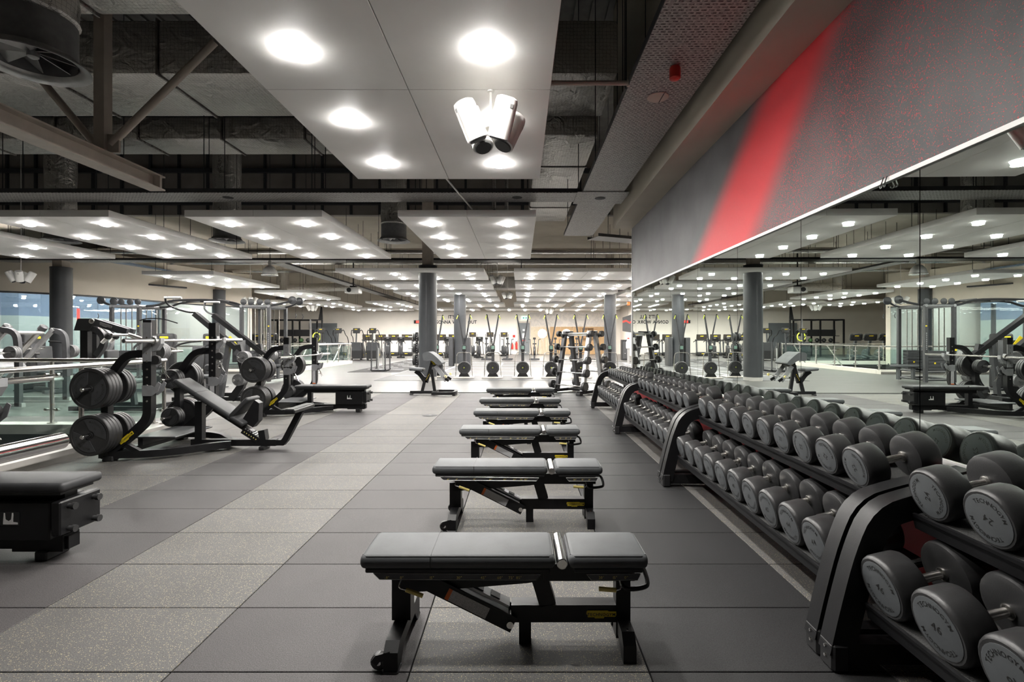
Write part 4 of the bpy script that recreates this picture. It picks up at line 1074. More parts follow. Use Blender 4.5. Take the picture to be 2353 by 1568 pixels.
# ================================================================ BENCH PRESS STATIONS (u = local x toward the foot end, bar along y)
def station(name, loc, label, kind, tag_plates=None, rz=0.0):
    t = thing(name, label, 'bench press', loc, rz, 'bench press stations')
    inc = kind == 'incline'; zt = 1.60 if inc else 1.40; zb = 1.365 if inc else 1.06
    bs, gs = 'black_steel', 'grey_steel'
    for s in (-1, 1):
        yc = s * .60
        path = chaikin([(-.43, .10, 0), (-.05, .42, 0), (0, .52, 0), (0, .62, 0)], 2)
        u = MB().ribbon([(p.x, p.y) for p in path] + [(0, zt)], .095, yc - .04, yc + .04).build('upright', bs, t)
        oy = yc + s * .043
        MB().bb(-.05, .05, min(oy, oy - s*.006), max(oy, oy - s*.006) + .001, zt - .47 if inc else zt - .52, zt - .03 if inc else zt - .12).build('face_plate', gs, u, smooth=False)
        MB().prism([(-.05, .74), (.06, .74), (.13, .79), (.16, .88), (.13, .90), (.09, .84), (.05, .86), (-.05, .86)], yc - .048, yc - .042, 'xz').prism([(-.05, .74), (.06, .74), (.13, .79), (.16, .88), (.13, .90), (.09, .84), (.05, .86), (-.05, .86)], yc + .042, yc + .048, 'xz').build('safety_hook', gs, u, smooth=False)
        MB().prism([(.04, zb - .13), (.10, zb - .11), (.15, zb - .035), (.15, zb + .03), (.135, zb + .03), (.125, zb - .02), (.07, zb - .028), (.06, zb + .05), (.04, zb + .06)], yc - .03, yc + .03, 'xz').build('bar_hook', gs, u, smooth=False)
        for z in [.68 + .09*k for k in range(int((zt - .75) / .09))]:
            for yy in (-1, 1): MB().lathe([(.012, 0), (.010, .004)], 10, TR(0, yc + yy*.04, z) @ RX(-yy*PI/2)).build('bolt', 'brushed', u)
        a = MB().ribbon([(p.x, p.y) for p in chaikin([(.0, 1.22, 0), (-.22, 1.21, 0), (-.33, 1.11, 0), (-.50, .84, 0)], 2)], .085, yc - .035, yc + .035).build('upper_arm', bs, t)
        p = MB().bb(-.52, -.44, yc - .04, yc + .04, .03, .90).build('storage_post', bs, t, smooth=False)
        for z in (.84, .33):
            MB().lathe([(.016, -.36), (.024, -.35), (.024, .33), (.016, .34)], 14, TR(-.48, yc, z) @ RX(PI/2)).build('storage_peg', 'chrome', p)
        MB().ribbon([(q.x, q.y) for q in chaikin([(-.55, s*.60, 0), (-.15, s*.60, 0), (.20, s*.46, 0), (.50, s*.12, 0), (.62, s*.07, 0)], 2)], .075, .035, .115, 'xy').build('floor_rail', bs, t)
        MB().beam((-.30, yc, .20), (-.12, yc*.96, .09), .06, .05).build('rail_strut', bs, t, smooth=False)
        MB().rbox((-.44, yc, .03), (.12, .10, .06), .01, 1).lathe([(.03, 0), (.03, .02), (.012, .022), (.012, .04)], 12, TR(-.50, yc, 0)).build('foot', 'black_matte', t)
        # spring clips hanging from a hook
        for k in range(2):
            pts = [(.09 + .02*k + .026*math.cos(j*.7), yc - s*.055, zb - .30 - .05*k + .026*math.sin(j*.7) - j*.001) for j in range(10)]
            MB().tube(pts, .004, 5).tube([pts[-1], (pts[-1][0] + .05, pts[-1][1], pts[-1][2] - .07)], .004, 5).tube([pts[0], (pts[0][0] + .02, pts[0][1], pts[0][2] - .09)], .004, 5).build('spring_clip', 'chrome', u)
        MB().lathe([(.05, -.02), (.055, 0), (.05, .02)], 18, TR(.075, yc, zb - .22) @ RX(PI/2), caps=True).build('cap_boss', 'black_matte', u)
    # warning label on the far upright, maker's plate on the near diagonal
    MB().box((0, .557, .64), (.062, .004, .30)).build('warning_label', 'label_grey', t, smooth=False)
    for z in (.80, .482): MB().box((0, .5565, z), (.062, .005, .016)).build('warning_label_stripe', 'orange', t, smooth=False)
    ang = math.atan2(.32, .38)
    logo_plate(t, TR(-.23, -.642, .265) @ RY(-ang) @ FACE_NY, .20)
    MB().bb(-.42, -.35, -.6, .6, .05, .11).build('cross_tube', bs, t, smooth=False)
    MB().rbox((-.12, 0, .215), (.50, .72, .02), .006, 1).bb(-.36, -.30, -.3, .3, .11, .205).build('spotter_step', 'dark_steel', t)
    if inc:
        MB().bb(.1, 1.16, -.04, .04, .045, .125).build('spine', bs, t, smooth=False)
        MB().bb(.15, .24, -.04, .04, .125, .60).build('front_post', bs, t, smooth=False)
        ax = Vector((.83, 0, -.53)).normalized(); ang2 = math.atan2(.53, .83)
        Mp = TR(.36, 0, .565) @ RY(ang2)
        pd = MB().rbox((0, 0, .035), (1.02, .30, .06), .024, 3, Mp).build('back_pad', 'vinyl_dark', t)
        MB().bb(-.20, -.197, -.151, .151, .006, .0665, Mp).build('seam', 'black_matte', pd, smooth=False)
        MB().bb(-.46, .46, -.10, .10, -.012, .008, Mp).build('pad_board', 'black_matte', pd, smooth=False)
        MB().bb(.05, .62, -.045, .045, -.06, -.012, Mp).build('pad_rail', bs, t, smooth=False)
        rk = MB().bb(.50, .74, -.05, .05, -.10, -.03, Mp).build('seat_slider', bs, t, smooth=False)
        for k in range(6): MB().bb(.52 + k*.035, .535 + k*.035, -.052, .052, -.03, -.02, Mp).build('notch_tooth', gs, rk, smooth=False)
        for k in range(6): MB().box((.535 + k*.034, -.0515, -.065), (.010, .003, .012), Mp).build('position_mark', 'pale_yellow', rk, smooth=False)
        Ms = TR(.76, 0, .50) @ RY(-math.radians(46))
        MB().rbox((0, 0, .03), (.36, .30, .055), .022, 3, Ms).build('seat_pad', 'vinyl_dark', t)
        MB().prism([(.74, .36), (.90, .62), (.96, .58), (.95, .36), (.88, .28)], -.05, .05, 'xz').build('seat_bracket', bs, t, smooth=False)
        MB().ribbon([(.98, .24), (1.0, .12)], .08, -.045, .045).build('front_leg', bs, t, smooth=False)
        MB().ribbon([(1.14, .085), (1.24, .085), (1.27, .12), (1.46, .48)], .07, -.035, .035).build('footrest_arm', bs, t, smooth=False)
        fp = MB().rbox((1.45, 0, .51), (.13, .60, .05), .012, 1, ).build('foot_plate', bs, t)
        MB().box((1.45, 0, .538), (.10, .58, .006)).build('grip_mat', 'shelf_mat', fp, smooth=False)
        for u_ in (.32, 1.0): MB().rbox((u_, 0, .022), (.07, .16, .045), .008, 1).build('foot', 'black_matte', t)
    else:
        MB().bb(.1, 1.22, -.04, .04, .06, .14).build('spine', bs, t, smooth=False)
        pd = MB().rbox((.60, 0, .475), (1.36, .31, .062), .024, 3).build('bench_pad', 'vinyl_dark', t)
        MB().bb(.28, .283, -.156, .156, .446, .5075).build('seam', 'black_matte', pd, smooth=False)
        MB().bb(-.02, 1.24, -.12, .12, .425, .448).build('pad_board', 'black_matte', pd, smooth=False)
        MB().bb(.05, 1.2, -.045, .045, .365, .425).build('pad_rail', bs, t, smooth=False)
        MB().bb(.12, .20, -.04, .04, .14, .37).build('front_post', bs, t, smooth=False)
        bxx = MB().rbox((.93, 0, .265), (.50, .26, .24), .008, 1).build('footrest_box', bs, t)
        MB().box((.94, -.1315, .285), (.12, .003, .085)).build('exercise_placard', 'screen', bxx, smooth=False)
        MB().prism([(.90, .255), (.905, .32), (.912, .32), (.915, .28), (.935, .27), (.95, .28), (.955, .32), (.962, .32), (.962, .265), (.99, .262), (.99, .25), (.90, .25)], -.1345, -.133, 'xz').build('placard_figure', 'white_paint', bxx, smooth=False)
        MB().rbox((1.235, 0, .285), (.06, .30, .21), .008, 1).build('footrest_plate', bs, t)
        for z in (.21, .35):
            for s in (-1, 1): MB().lathe([(.016, 0), (.016, .02), (.022, .025), (.022, .045)], 12, TR(1.265, s*.09, z) @ RY(PI/2)).build('bumper', 'rubber', t)
        MB().ribbon([(.88, .1), (1.2, .1)], .10, -.06, .06).build('base_box', bs, t, smooth=False)
        for u_ in (.30, 1.08): MB().rbox((u_, 0, .03), (.08, .17, .06), .008, 1).build('foot', 'black_matte', t)
    return zb
def load_pegs(cx, cy, who, small=True):
    for s, side in ((-1, 'near'), (1, 'far')):
        for z, tier in ((.84, 'upper'), (.33, 'lower')):
            y = cy + s * (.60 + .075)
            for k in range(4):
                big = .225 if k < 3 or s < 0 else .2
                plate(big, .045, (cx - .48, y + s * .047 * k, z), 'black weight plate %s on %s side outer %s peg, %s' % (('innermost', 'second', 'third', 'outermost')[k], side, tier, who), RND.uniform(-PI, PI), 0 if s < 0 else PI)
            y = cy + s * (.60 - .075)
            for k in range(3):
                R_ = .20 if s < 0 else .128
                plate(R_, .04, (cx - .48, y - s * .043 * k, z), '%s weight plate %s on %s side inner %s peg, %s' % ('medium' if s < 0 else 'small', ('nearest the post', 'middle', 'tip')[k], side, tier, who), RND.uniform(-PI, PI), 0 if s > 0 else PI)
zb = station('incline_bench_press', (-4.21, 6.3, 0), 'black incline bench press with sloping pad and foot plate', 'incline')
barbell((-4.11, 6.3, zb), 'barbell racked high on the incline bench press')
load_pegs(-4.21, 6.3, 'incline bench press')
zb = station('flat_bench_press', (-4.13, 9.5, 0), 'black flat bench press beyond the incline bench press', 'flat')
barbell((-4.03, 9.5, zb), 'barbell racked on the flat bench press beyond the incline one')
load_pegs(-4.13, 9.5, 'farther flat bench press')
zb = station('flat_bench_press', (-4.08, 3.22, 0), 'black flat bench press cut by the lower left frame edge', 'flat')
barbell((-3.98, 3.16, zb), 'barbell whose end enters at left in front of the balustrade posts')
bsn = thing('bar_stand', 'black bar stand beside the camera holding the nearest barbell', 'bar stand', (-1.48, .42, 0))
for s_ in (-.5, .5):
    MB().bb(-.045, .045, s_ - .04, s_ + .04, .06, 1.12).build('upright', 'black_steel', bsn, smooth=False)
    MB().bb(-.40, .25, s_ - .04, s_ + .04, 0, .06).build('foot', 'black_steel', bsn, smooth=False)
    MB().prism([(.045, 1.0), (.09, 1.0), (.12, 1.06), (.11, 1.09), (.07, 1.045), (.045, 1.05)], s_ - .03, s_ + .03, 'xz').build('bar_hook', 'grey_steel', bsn, smooth=False)
MB().bb(-.4, -.34, -.46, .46, .0, .06).build('tie', 'black_steel', bsn, smooth=False)
barbell((-1.40, .435, 1.085), 'nearest barbell, its thick chrome end entering at lower left')
# ================================================================ PREACHER CURL BENCH
pc = thing('preacher_curl_bench', 'grey padded preacher curl bench before the nearest column', 'bench', (-2.13, 12.25, 0))
MB().bb(-.55, .08, -.035, .035, .03, .10).build('base_rail', 'black_steel', pc, smooth=False)
MB().ribbon([(q.x, q.y) for q in chaikin([(.02, -.28, 0), (.42, -.30, 0), (.56, -.22, 0), (.56, .22, 0), (.42, .30, 0), (.10, .28, 0)], 2)], .07, .03, .10, 'xy').build('front_loop', 'black_steel', pc)
MB().bb(.02, .09, -.30, .30, .03, .10).build('cross_tube', 'black_steel', pc, smooth=False)
MB().beam((-.26, 0, .08), (-.17, 0, .44), .06, .07).build('seat_leg', 'black_steel', pc, smooth=False)
MB().beam((.05, 0, .08), (-.03, 0, .62), .06, .07).build('main_leg', 'black_steel', pc, smooth=False)
MB().ribbon([(q.x, q.y) for q in chaikin([(-.42, .585, 0), (-.30, .50, 0), (-.22, .38, 0), (-.17, .30, 0)], 2)], .10, -.035, .035).build('seat_arm', 'black_steel', pc)
MB().beam((-.15, 0, .30), (.0, 0, .86), .07, .07).build('pad_post', 'black_steel', pc, smooth=False)
for k in range(5): MB().box((-.155 + k*.018, -.0365, .37 + k*.034), (.012, .003, .016)).build('position_mark', 'yellow', pc, smooth=False)
MB().rbox((-.38, 0, .63), (.34, .36, .07), .028, 3, TR(-.38, 0, .63) @ RY(.1) @ TR(.38, 0, -.63)).build('seat_pad', 'vinyl', pc)
prof = chaikin([(-.19, .93, 0), (-.20, 1.02, 0), (-.10, 1.06, 0), (.02, 1.04, 0), (.26, .82, 0), (.27, .76, 0), (.16, .74, 0), (.02, .86, 0), (-.06, .84, 0), (-.17, .85, 0)], 2)
MB().prism([(q.x, q.y) for q in prof], -.30, .30, 'xz').build('arm_pad', 'vinyl', pc)
for s in (-1, 1):
    a = MB().beam((.10, s*.2, .72), (.36, s*.2, .36), .012, .10).build('bar_rest', 'grey_steel', pc, smooth=False)
    MB().beam((.33, s*.2, .42), (.42, s*.2, .36), .03, .06).build('rest_hook', 'black_steel', a, smooth=False)
MB().bb(.0, .14, -.2, .2, .70, .74).build('rest_cross', 'black_steel', pc, smooth=False)
ang = math.atan2(-.16, .115)
MB().rbox((.03, -.045, .77), (.18, .012, .045), .004, 1, TR(.03, 0, .77) @ RY(math.radians(52)) @ TR(-.03, 0, -.77)).build('maker_plate', 'yellow', pc)
for x in (-.52, .06): MB().rbox((x, 0, .015), (.07, .12, .03), .006, 1).build('foot', 'rubber', pc)
for s in (-1, 1): MB().rbox((.54, s*.18, .015), (.07, .07, .03), .006, 1).build('foot', 'rubber', pc)
ez = thing('curl_bar', 'bent chrome curl bar resting on the preacher curl bench', 'barbell', (-1.76, 12.25, .475))
MB().tube(chaikin([(0, -.42, 0), (0, -.22, 0), (.04, -.16, 0), (0, -.06, 0), (0, .06, 0), (.04, .16, 0), (0, .22, 0), (0, .42, 0)], 2), .013, 8).build('shaft', 'chrome', ez)
for s in (-1, 1):
    MB().lathe([(.025, s*.43), (.025, s*.62)], 14, RX(-PI/2)).build('sleeve', 'chrome', ez)
    MB().lathe([(.032, s*.40), (.036, s*.42), (.032, s*.44)], 14, RX(-PI/2)).build('collar', 'pale_yellow', ez)
# ================================================================ FIXED BARBELL RACK
BR = (1.52, 12.75); BA = math.radians(-47)
br_ = thing('barbell_rack', 'upright rack of fixed barbells between benches and dumbbells', 'rack', (*BR, 0), BA)
for s in (-1, 1):
    for f in (-1, 1):
        MB().beam((s*.42, f*.40, .06), (s*.40, f*.10, 1.56), .10, .09, (0, 1, 0)).build('post', 'silver_paint' if s > 0 else 'dark_steel', br_, smooth=False)
        for z in (.18, .50, .81, 1.13, 1.46):
            yy = f * (.40 - .2 * (z - .06))
            MB().rbox((s*.42, yy + f*.075, z - .02), (.07, .07, .07), .01, 1).build('bar_cradle', 'black_matte', br_)
    MB().bb(s*.42 - .05, s*.42 + .05, -.55, .55, .03, .10).build('base_rail', 'black_steel', br_, smooth=False)
    for f in (-1, 1): MB().rbox((s*.42, f*.52, .03), (.14, .12, .06), .01, 1).build('foot', 'black_matte', br_)
    MB().bb(s*.40 - .05, s*.40 + .05, -.14, .14, 1.52, 1.56).build('head_plate', 'dark_steel', br_, smooth=False)
MB().bb(-.42, .42, -.03, .03, .04, .10).build('base_tie', 'black_steel', br_, smooth=False)
MB().bb(-.42, .42, -.02, .02, 1.44, 1.53).build('top_tie', 'silver_paint', br_, smooth=False)
MB().box((.02, -.0225, 1.485), (.14, .004, .025)).build('maker_plate', 'yellow', br_, smooth=False)
for f, sd in ((-1, 'front'), (1, 'back')):
    for k, z in enumerate((.18, .50, .81, 1.13, 1.46)):
        yy = f * (.40 - .2 * (z - .06)) + f * .078; r = .113 - k * .009
        p = Matrix.Rotation(BA, 4, 'Z') @ Vector((0, yy, 0))
        b = thing('fixed_barbell', 'fixed barbell with black round heads, %s side, %s from bottom' % (sd, ORD[k]), 'barbell', (BR[0] + p.x, BR[1] + p.y, z + .033), BA, 'fixed barbells on the rack')
        MB().lathe([(.0145, -.50), (.0145, .50)], 12, RY(PI/2)).build('shaft', 'chrome', b)
        for s in (-1, 1):
            h = MB().lathe([(r*.5, s*.49), (r*.95, s*.495), (r, s*.51), (r, s*.555), (r*.95, s*.57), (r*.8, s*.572)], 22, RY(PI/2)).build('head', 'rubber', b)
            MB().lathe([(r*.78, s*.571), (r*.76, s*.575)], 22, RY(PI/2)).build('end_cap', 'plate_grey', h)
            MB().lathe([(.026, s*.455), (.028, s*.47), (.026, s*.492)], 12, RY(PI/2)).build('collar', 'black_matte', b)
# ================================================================ SKI MACHINES
def make_ski():
    t = thing('ski_machine', 'x', 'ski machine', (0, 0, 0), 0, 'row of ski machines')
    MB().prism([(-.36, -.12), (.36, -.12), (.30, .55), (-.30, .55)], .01, .045, 'xy').build('platform', 'far_wall', t, smooth=False)
    c = MB().lathe([(.08, -.075), (.17, -.085), (.20, -.07), (.225, -.03), (.225, .05), (.2, .08)], 26, TR(0, .12, .36) @ RX(PI/2)).build('flywheel_cage', 'black_matte', t)
    for r in (.11, .155, .195): MB().tube([(r*math.cos(a*PI/12), .12 - .086, .36 + r*math.sin(a*PI/12)) for a in range(24)], .006, 5, closed=True).build('cage_ring', 'dark_steel', c)
    MB().lathe([(.02, .087), (.018, .092)], 10, TR(0, .12, .36) @ RX(PI/2)).build('badge', 'lime', c)
    MB().prism([(-.20, .045), (.20, .045), (.12, .17), (-.12, .17)], .06, .2, 'xz').build('foot_bracket', 'black_steel', t, smooth=False)
    MB().bb(-.05, .05, .12, .2, .30, 1.14).build('mast', 'dark_steel', t, smooth=False)
    m = MB().rbox((0, .09, 1.03), (.15, .05, .20), .012, 1).build('monitor', 'black_matte', t)
    MB().box((0, .0635, 1.05), (.105, .003, .11)).build('screen', 'lcd', m, smooth=False)
    for s in (-1, 1):
        a = MB().beam((s*.02, .16, 1.12), (s*.205, .10, 2.17), .035, .045).build('arm', 'dark_steel', t, smooth=False)
        MB().lathe([(.025, -.012), (.025, .012)], 14, TR(s*.205, .09, 2.17) @ RX(PI/2)).build('pulley', 'black_matte', a)
        MB().tube([(s*.212, .07, 2.15), (s*.26, .05, 2.03)], .014, 8).build('handle', 'lime', a)
    MB().tube([(-.2, .1, 2.17), (.2, .1, 2.17)], .003, 4).build('cord', 'dark_steel', t)
    MB().tube([(-.29, .02, .04), (-.255, .05, .70)] + chaikin([(-.25, .05, .76), (-.22, .05, .86), (-.12, .05, .88), (.12, .05, .88), (.22, .05, .86), (.25, .05, .76)], 2) + [(.255, .05, .70), (.29, .02, .04)], .014, 8).build('hoop', 'brushed', t)
    return t
ski = make_ski()
SX = [1003, 1066, 1132, 1201, 1267, 1335, 1402]
sl_ = ['ski machine mostly hidden behind the nearest column', 'ski machine just right of the nearest column', 'third ski machine from the left', 'middle ski machine in front of the grey door', 'fifth ski machine, beside the barbell rack', 'ski machine behind the barbell rack', 'ski machine farthest right, before the right column']
for i, px in enumerate(SX):
    y = 17.15 if i else 17.6
    place(ski, i == 0, (X_at(px, y), y, .006), RND.uniform(-.03, .03), sl_[i])
# ================================================================ SLED AND PLATE STAND
sd = thing('push_sled', 'dark steel push sled with upright poles on the turf', 'sled', (X_at(872, 20.7), 20.9, .008))
for s in (-1, 1):
    MB().ribbon([(-.32, .09), (-.24, .02), (.24, .02), (.32, .09)], .03, s*.38 - .05, s*.38 + .05).build('skid', 'black_steel', sd, smooth=False)
    for x in (-.28, .28):
        MB().tube([(x, s*.38, .04), (x, s*.38, 1.20)], .028, 10).build('pole', 'dark_steel', sd)
    MB().tube([(s*.1, 0, .06), (s*.1, 0, .95)], .03, 10).build('plate_horn', 'silver_paint', sd)
MB().bb(-.3, .3, -.36, .36, .04, .07).build('deck', 'dark_steel', sd, smooth=False)
ws = thing('plate_stand', 'black perforated upright stand holding plates beside the column', 'plate stand', (X_at(958, 21.2), 21.2, 0))
MB().bb(-.05, .05, -.05, .05, .05, 1.62).build('post', 'black_steel', ws, smooth=False)
MB().bb(-.3, .3, -.05, .05, .0, .06).bb(-.05, .05, -.4, .4, .001, .061).build('base', 'black_steel', ws, smooth=False)
for k in range(14): MB().box((0, -.0515, .2 + k*.1), (.025, .003, .03)).build('hole', 'silver_paint', ws, smooth=False)
for k, z in enumerate((.45, .95, 1.42)):
    for s in (-1, 1):
        MB().lathe([(.024, s*.05), (.024, s*.38)], 10, TR(0, 0, z) @ RY(PI/2)).build('peg', 'chrome', ws)
        for q in range(2):
            plate((.225, .20, .17)[k], .045, (ws.location.x + s*(.08 + .048*q), 21.2, z), 'black plate on the %s peg of the plate stand, %s %s' % (('bottom', 'middle', 'top')[k], 'left' if s < 0 else 'right', ('inner', 'outer')[q]), 0, s*PI/2, group='plates on the plate stand')
# ================================================================ CABLE STATION
cs = thing('cable_station', 'tall grey multi-tower cable station before the studio glass', 'cable machine', (-10.15, 16.0, 0))
for sx in (-1, 1):
    x0 = sx * 2.0
    for k, (dx, dy) in enumerate(((-.42, -.55), (.42, -.55), (-.42, .55), (.42, .55))):
        MB().bb(x0 + dx - .045, x0 + dx + .045, dy - .045, dy + .045, .04, 2.36).build('post', 'dark_steel', cs, smooth=False)
    for z in (.12, .36):
        for dy in (-.55, .55): MB().tube([(x0 - .42, dy, z), (x0 + .42, dy, z)], .035, 8).build('base_rail', 'dark_steel', cs)
        for dx in (-.42, .42): MB().tube([(x0 + dx, -.55, z), (x0 + dx, .55, z)], .035, 8).build('base_rail', 'dark_steel', cs)
    for dy in (-.55, .55): MB().tube([(x0 - .46, dy, 2.36), (x0 + .46, dy, 2.36)], .045, 10).build('top_rail', 'grey_steel', cs)
    for dx in (-.42, .42): MB().tube([(x0 + dx, -.6, 2.37), (x0 + dx, .6, 2.37)], .045, 10).build('top_rail', 'grey_steel', cs)
    for dx in (-.24, -.08, .10, .26):
        for dy in (-.42, .42):
            MB().tube([(x0 + dx, dy, .40), (x0 + dx, dy, 2.3)], .016, 8).build('guide_rod', 'chrome', cs)
    for dy in (-.42, .42):
        for h in range(6): MB().rbox((x0, dy, .45 + h*.1), (.62, .22, .092), .006, 1).build('weight_slab', 'dark_steel', cs)
        MB().box((x0 + .12, dy - .112, .62), (.05, .004, .05)).build('badge', 'yellow', cs, smooth=False)
    for k, dx in enumerate((-.38, -.15, .12, .36)):
        MB().lathe([(.07, -.02), (.095, -.012), (.095, .012), (.07, .02)], 18, TR(x0 + dx, -.52, 2.50) @ RX(PI/2)).build('pulley', 'column_grey', cs)
    # outreaching pulley horns with hanging carabiners
    xe = x0 + sx * 1.0
    for dy in (-.5, .5):
        MB().tube(chaikin([(x0 + sx*.4, dy, 2.38), (x0 + sx*.7, dy*.8, 2.44), (xe, dy*.5, 2.56)], 2), .035, 8).build('horn', 'dark_steel', cs)
        MB().lathe([(.10, -.03), (.125, -.02), (.125, .02), (.10, .03)], 18, TR(xe, dy*.5, 2.57) @ RX(PI/2)).build('pulley', 'column_grey', cs)
        MB().tube([(xe + sx*.1, dy*.5, 2.5), (xe + sx*.1, dy*.5, 2.15)], .004, 4).tube([(xe + sx*.1, dy*.5, 2.15), (xe + sx*.1 + .03, dy*.5, 2.08), (xe + sx*.1, dy*.5, 2.0)], .012, 6).build('carabiner_cable', 'dark_steel', cs)
    MB().bb(x0 - .46, x0 - .40, -.62, -.57, 1.0, 1.06).box((x0 + .43, -.598, 1.75), (.05, .004, .04)).build('slider', 'yellow', cs, smooth=False)
    for h in range(9): MB().box((x0 + .42, -.597, 1.05 + h*.06), (.025, .004, .03)).build('hole', 'silver_paint', cs, smooth=False)
for dy in (-.3, .3):
    MB().tube(chaikin([(-1.55, dy, 2.38), (-1.2, dy, 2.40), (-.8, dy, 2.56), (0, dy, 2.58), (.8, dy, 2.56), (1.2, dy, 2.40), (1.55, dy, 2.38)], 2), .036, 10).build('bridge_tube', 'dark_steel', cs)
for x in (-.7, -.25, .25, .7): MB().tube([(x, -.3, 2.575), (x, .3, 2.575)], .03, 8).build('bridge_grip', 'grey_steel', cs)
MB().tube(chaikin([(-1.5, -.62, 1.92), (-1.3, -.62, 1.99), (-.8, -.62, 1.98), (-.35, -.62, 1.84)], 2), .018, 6).build('lat_bar', 'black_steel', cs)
MB().rbox((2.75, -.2, .52), (.8, .28, .07), .02, 2).bb(2.5, 2.56, -.25, -.15, .1, .49).bb(2.95, 3.01, -.25, -.15, .1, .49).build('row_seat', 'vinyl', cs)
# ================================================================ PLATE-LOADED PULLDOWN (behind the incline press)
PX_, PY_ = -6.55, 11.3
pd_ = thing('plate_loaded_pulldown', 'black plate-loaded pulldown machine with raised lever arms', 'weight machine', (PX_, PY_, 0))
for s in (-1, 1):
    y = s * .42
    a = MB().beam((.62, y, .98), (-.55, y*.8, 1.92), .10, .13, (0, 1, 0)).build('lever_arm', 'black_steel', pd_, smooth=False)
    MB().beam((.40, y - .056, 1.10), (.78, y - .056, .80), .01, .12).build('arm_cover', 'dark_steel', a, smooth=False)
    logo_plate(a, TR(.60, y - .066, .945) @ RY(math.radians(38)) @ FACE_NY, .26, 'silver_paint')
    MB().tube(chaikin([(-.52, y*.8, 1.94), (-.72, y*1.0, 1.96), (-.95, y*1.45, 2.08), (-.98, y*1.6, 2.22), (-.9, y*1.6, 2.26)], 2), .02, 8).build('handle_bar', 'black_steel', a)
    MB().tube([(-.98, y*1.6, 2.245), (-.62, y*1.6, 2.245)], .026, 10).build('grip', 'silver_paint', a)
    MB().beam((.05, y, .06), (.22, y*.9, 1.30), .10, .09, (1, 0, 0)).build('mast', 'dark_steel', pd_, smooth=False)
    MB().ribbon([(q.x, q.y) for q in chaikin([(.30, .06, 0), (.62, .50, 0), (.50, .95, 0), (.44, 1.24, 0)], 2)], .14, y - .05, y + .05).build('curved_frame', 'black_steel', pd_)
    MB().bb(-.9, .75, y - .04, y + .04, .03, .11).build('base_rail', 'black_steel', pd_, smooth=False)
    MB().lathe([(.024, 0), (.024, .36), (.016, .37)], 12, TR(.66, y + s*.06, .98) @ RX(-s*PI/2)).build('load_peg', 'chrome', pd_)
    MB().lathe([(.024, 0), (.024, .34), (.016, .35)], 12, TR(.56, y + s*.05, .50) @ RX(-s*PI/2)).build('storage_peg', 'chrome', pd_)
    for k in range(4):
        plate(.128, .038, (PX_ + .66, PY_ + y + s*(.10 + .041*k), .98), 'grey plate %s on the %s lever of the pulldown machine' % (('innermost', 'second', 'third', 'outermost')[k], 'near' if s < 0 else 'far'), k*.7, 0 if s < 0 else PI, 'plate_grey', 'plates on the pulldown machine')
        plate(.128, .038, (PX_ + .56, PY_ + y + s*(.09 + .041*k), .50), 'grey plate %s on the %s storage peg of the pulldown machine' % (('innermost', 'second', 'third', 'outermost')[k], 'near' if s < 0 else 'far'), k*.9, 0 if s < 0 else PI, 'plate_grey', 'plates on the pulldown machine')
MB().bb(-.95, -.85, -.5, .5, .03, .11).bb(.45, .55, -.5, .5, .031, .111).build('cross_tube', 'black_steel', pd_, smooth=False)
MB().prism([(.30, 1.02), (.05, 1.38), (.14, 1.44), (.40, 1.10)], -.2, -.19, 'xz').build('instruction_panel', 'yellow', pd_, smooth=False)
MB().bb(.16, .28, -.16, .16, .85, 1.34).build('back_tower', 'dark_steel', pd_, smooth=False)
MB().beam((-.55, 0, .08), (-.60, 0, .48), .08, .08).build('seat_post', 'dark_steel', pd_, smooth=False)
MB().rbox((-.58, 0, .52), (.42, .34, .08), .03, 3).build('seat_pad', 'vinyl', pd_)
MB().beam((-.30, 0, .08), (-.28, 0, .72), .08, .08).build('knee_post', 'black_steel', pd_, smooth=False)
for s in (-1, 1): MB().lathe([(.05, s*.05), (.075, s*.07), (.075, s*.30), (.05, s*.32)], 18, TR(-.30, 0, .74) @ RX(PI/2)).build('knee_roller', 'vinyl_dark', pd_)
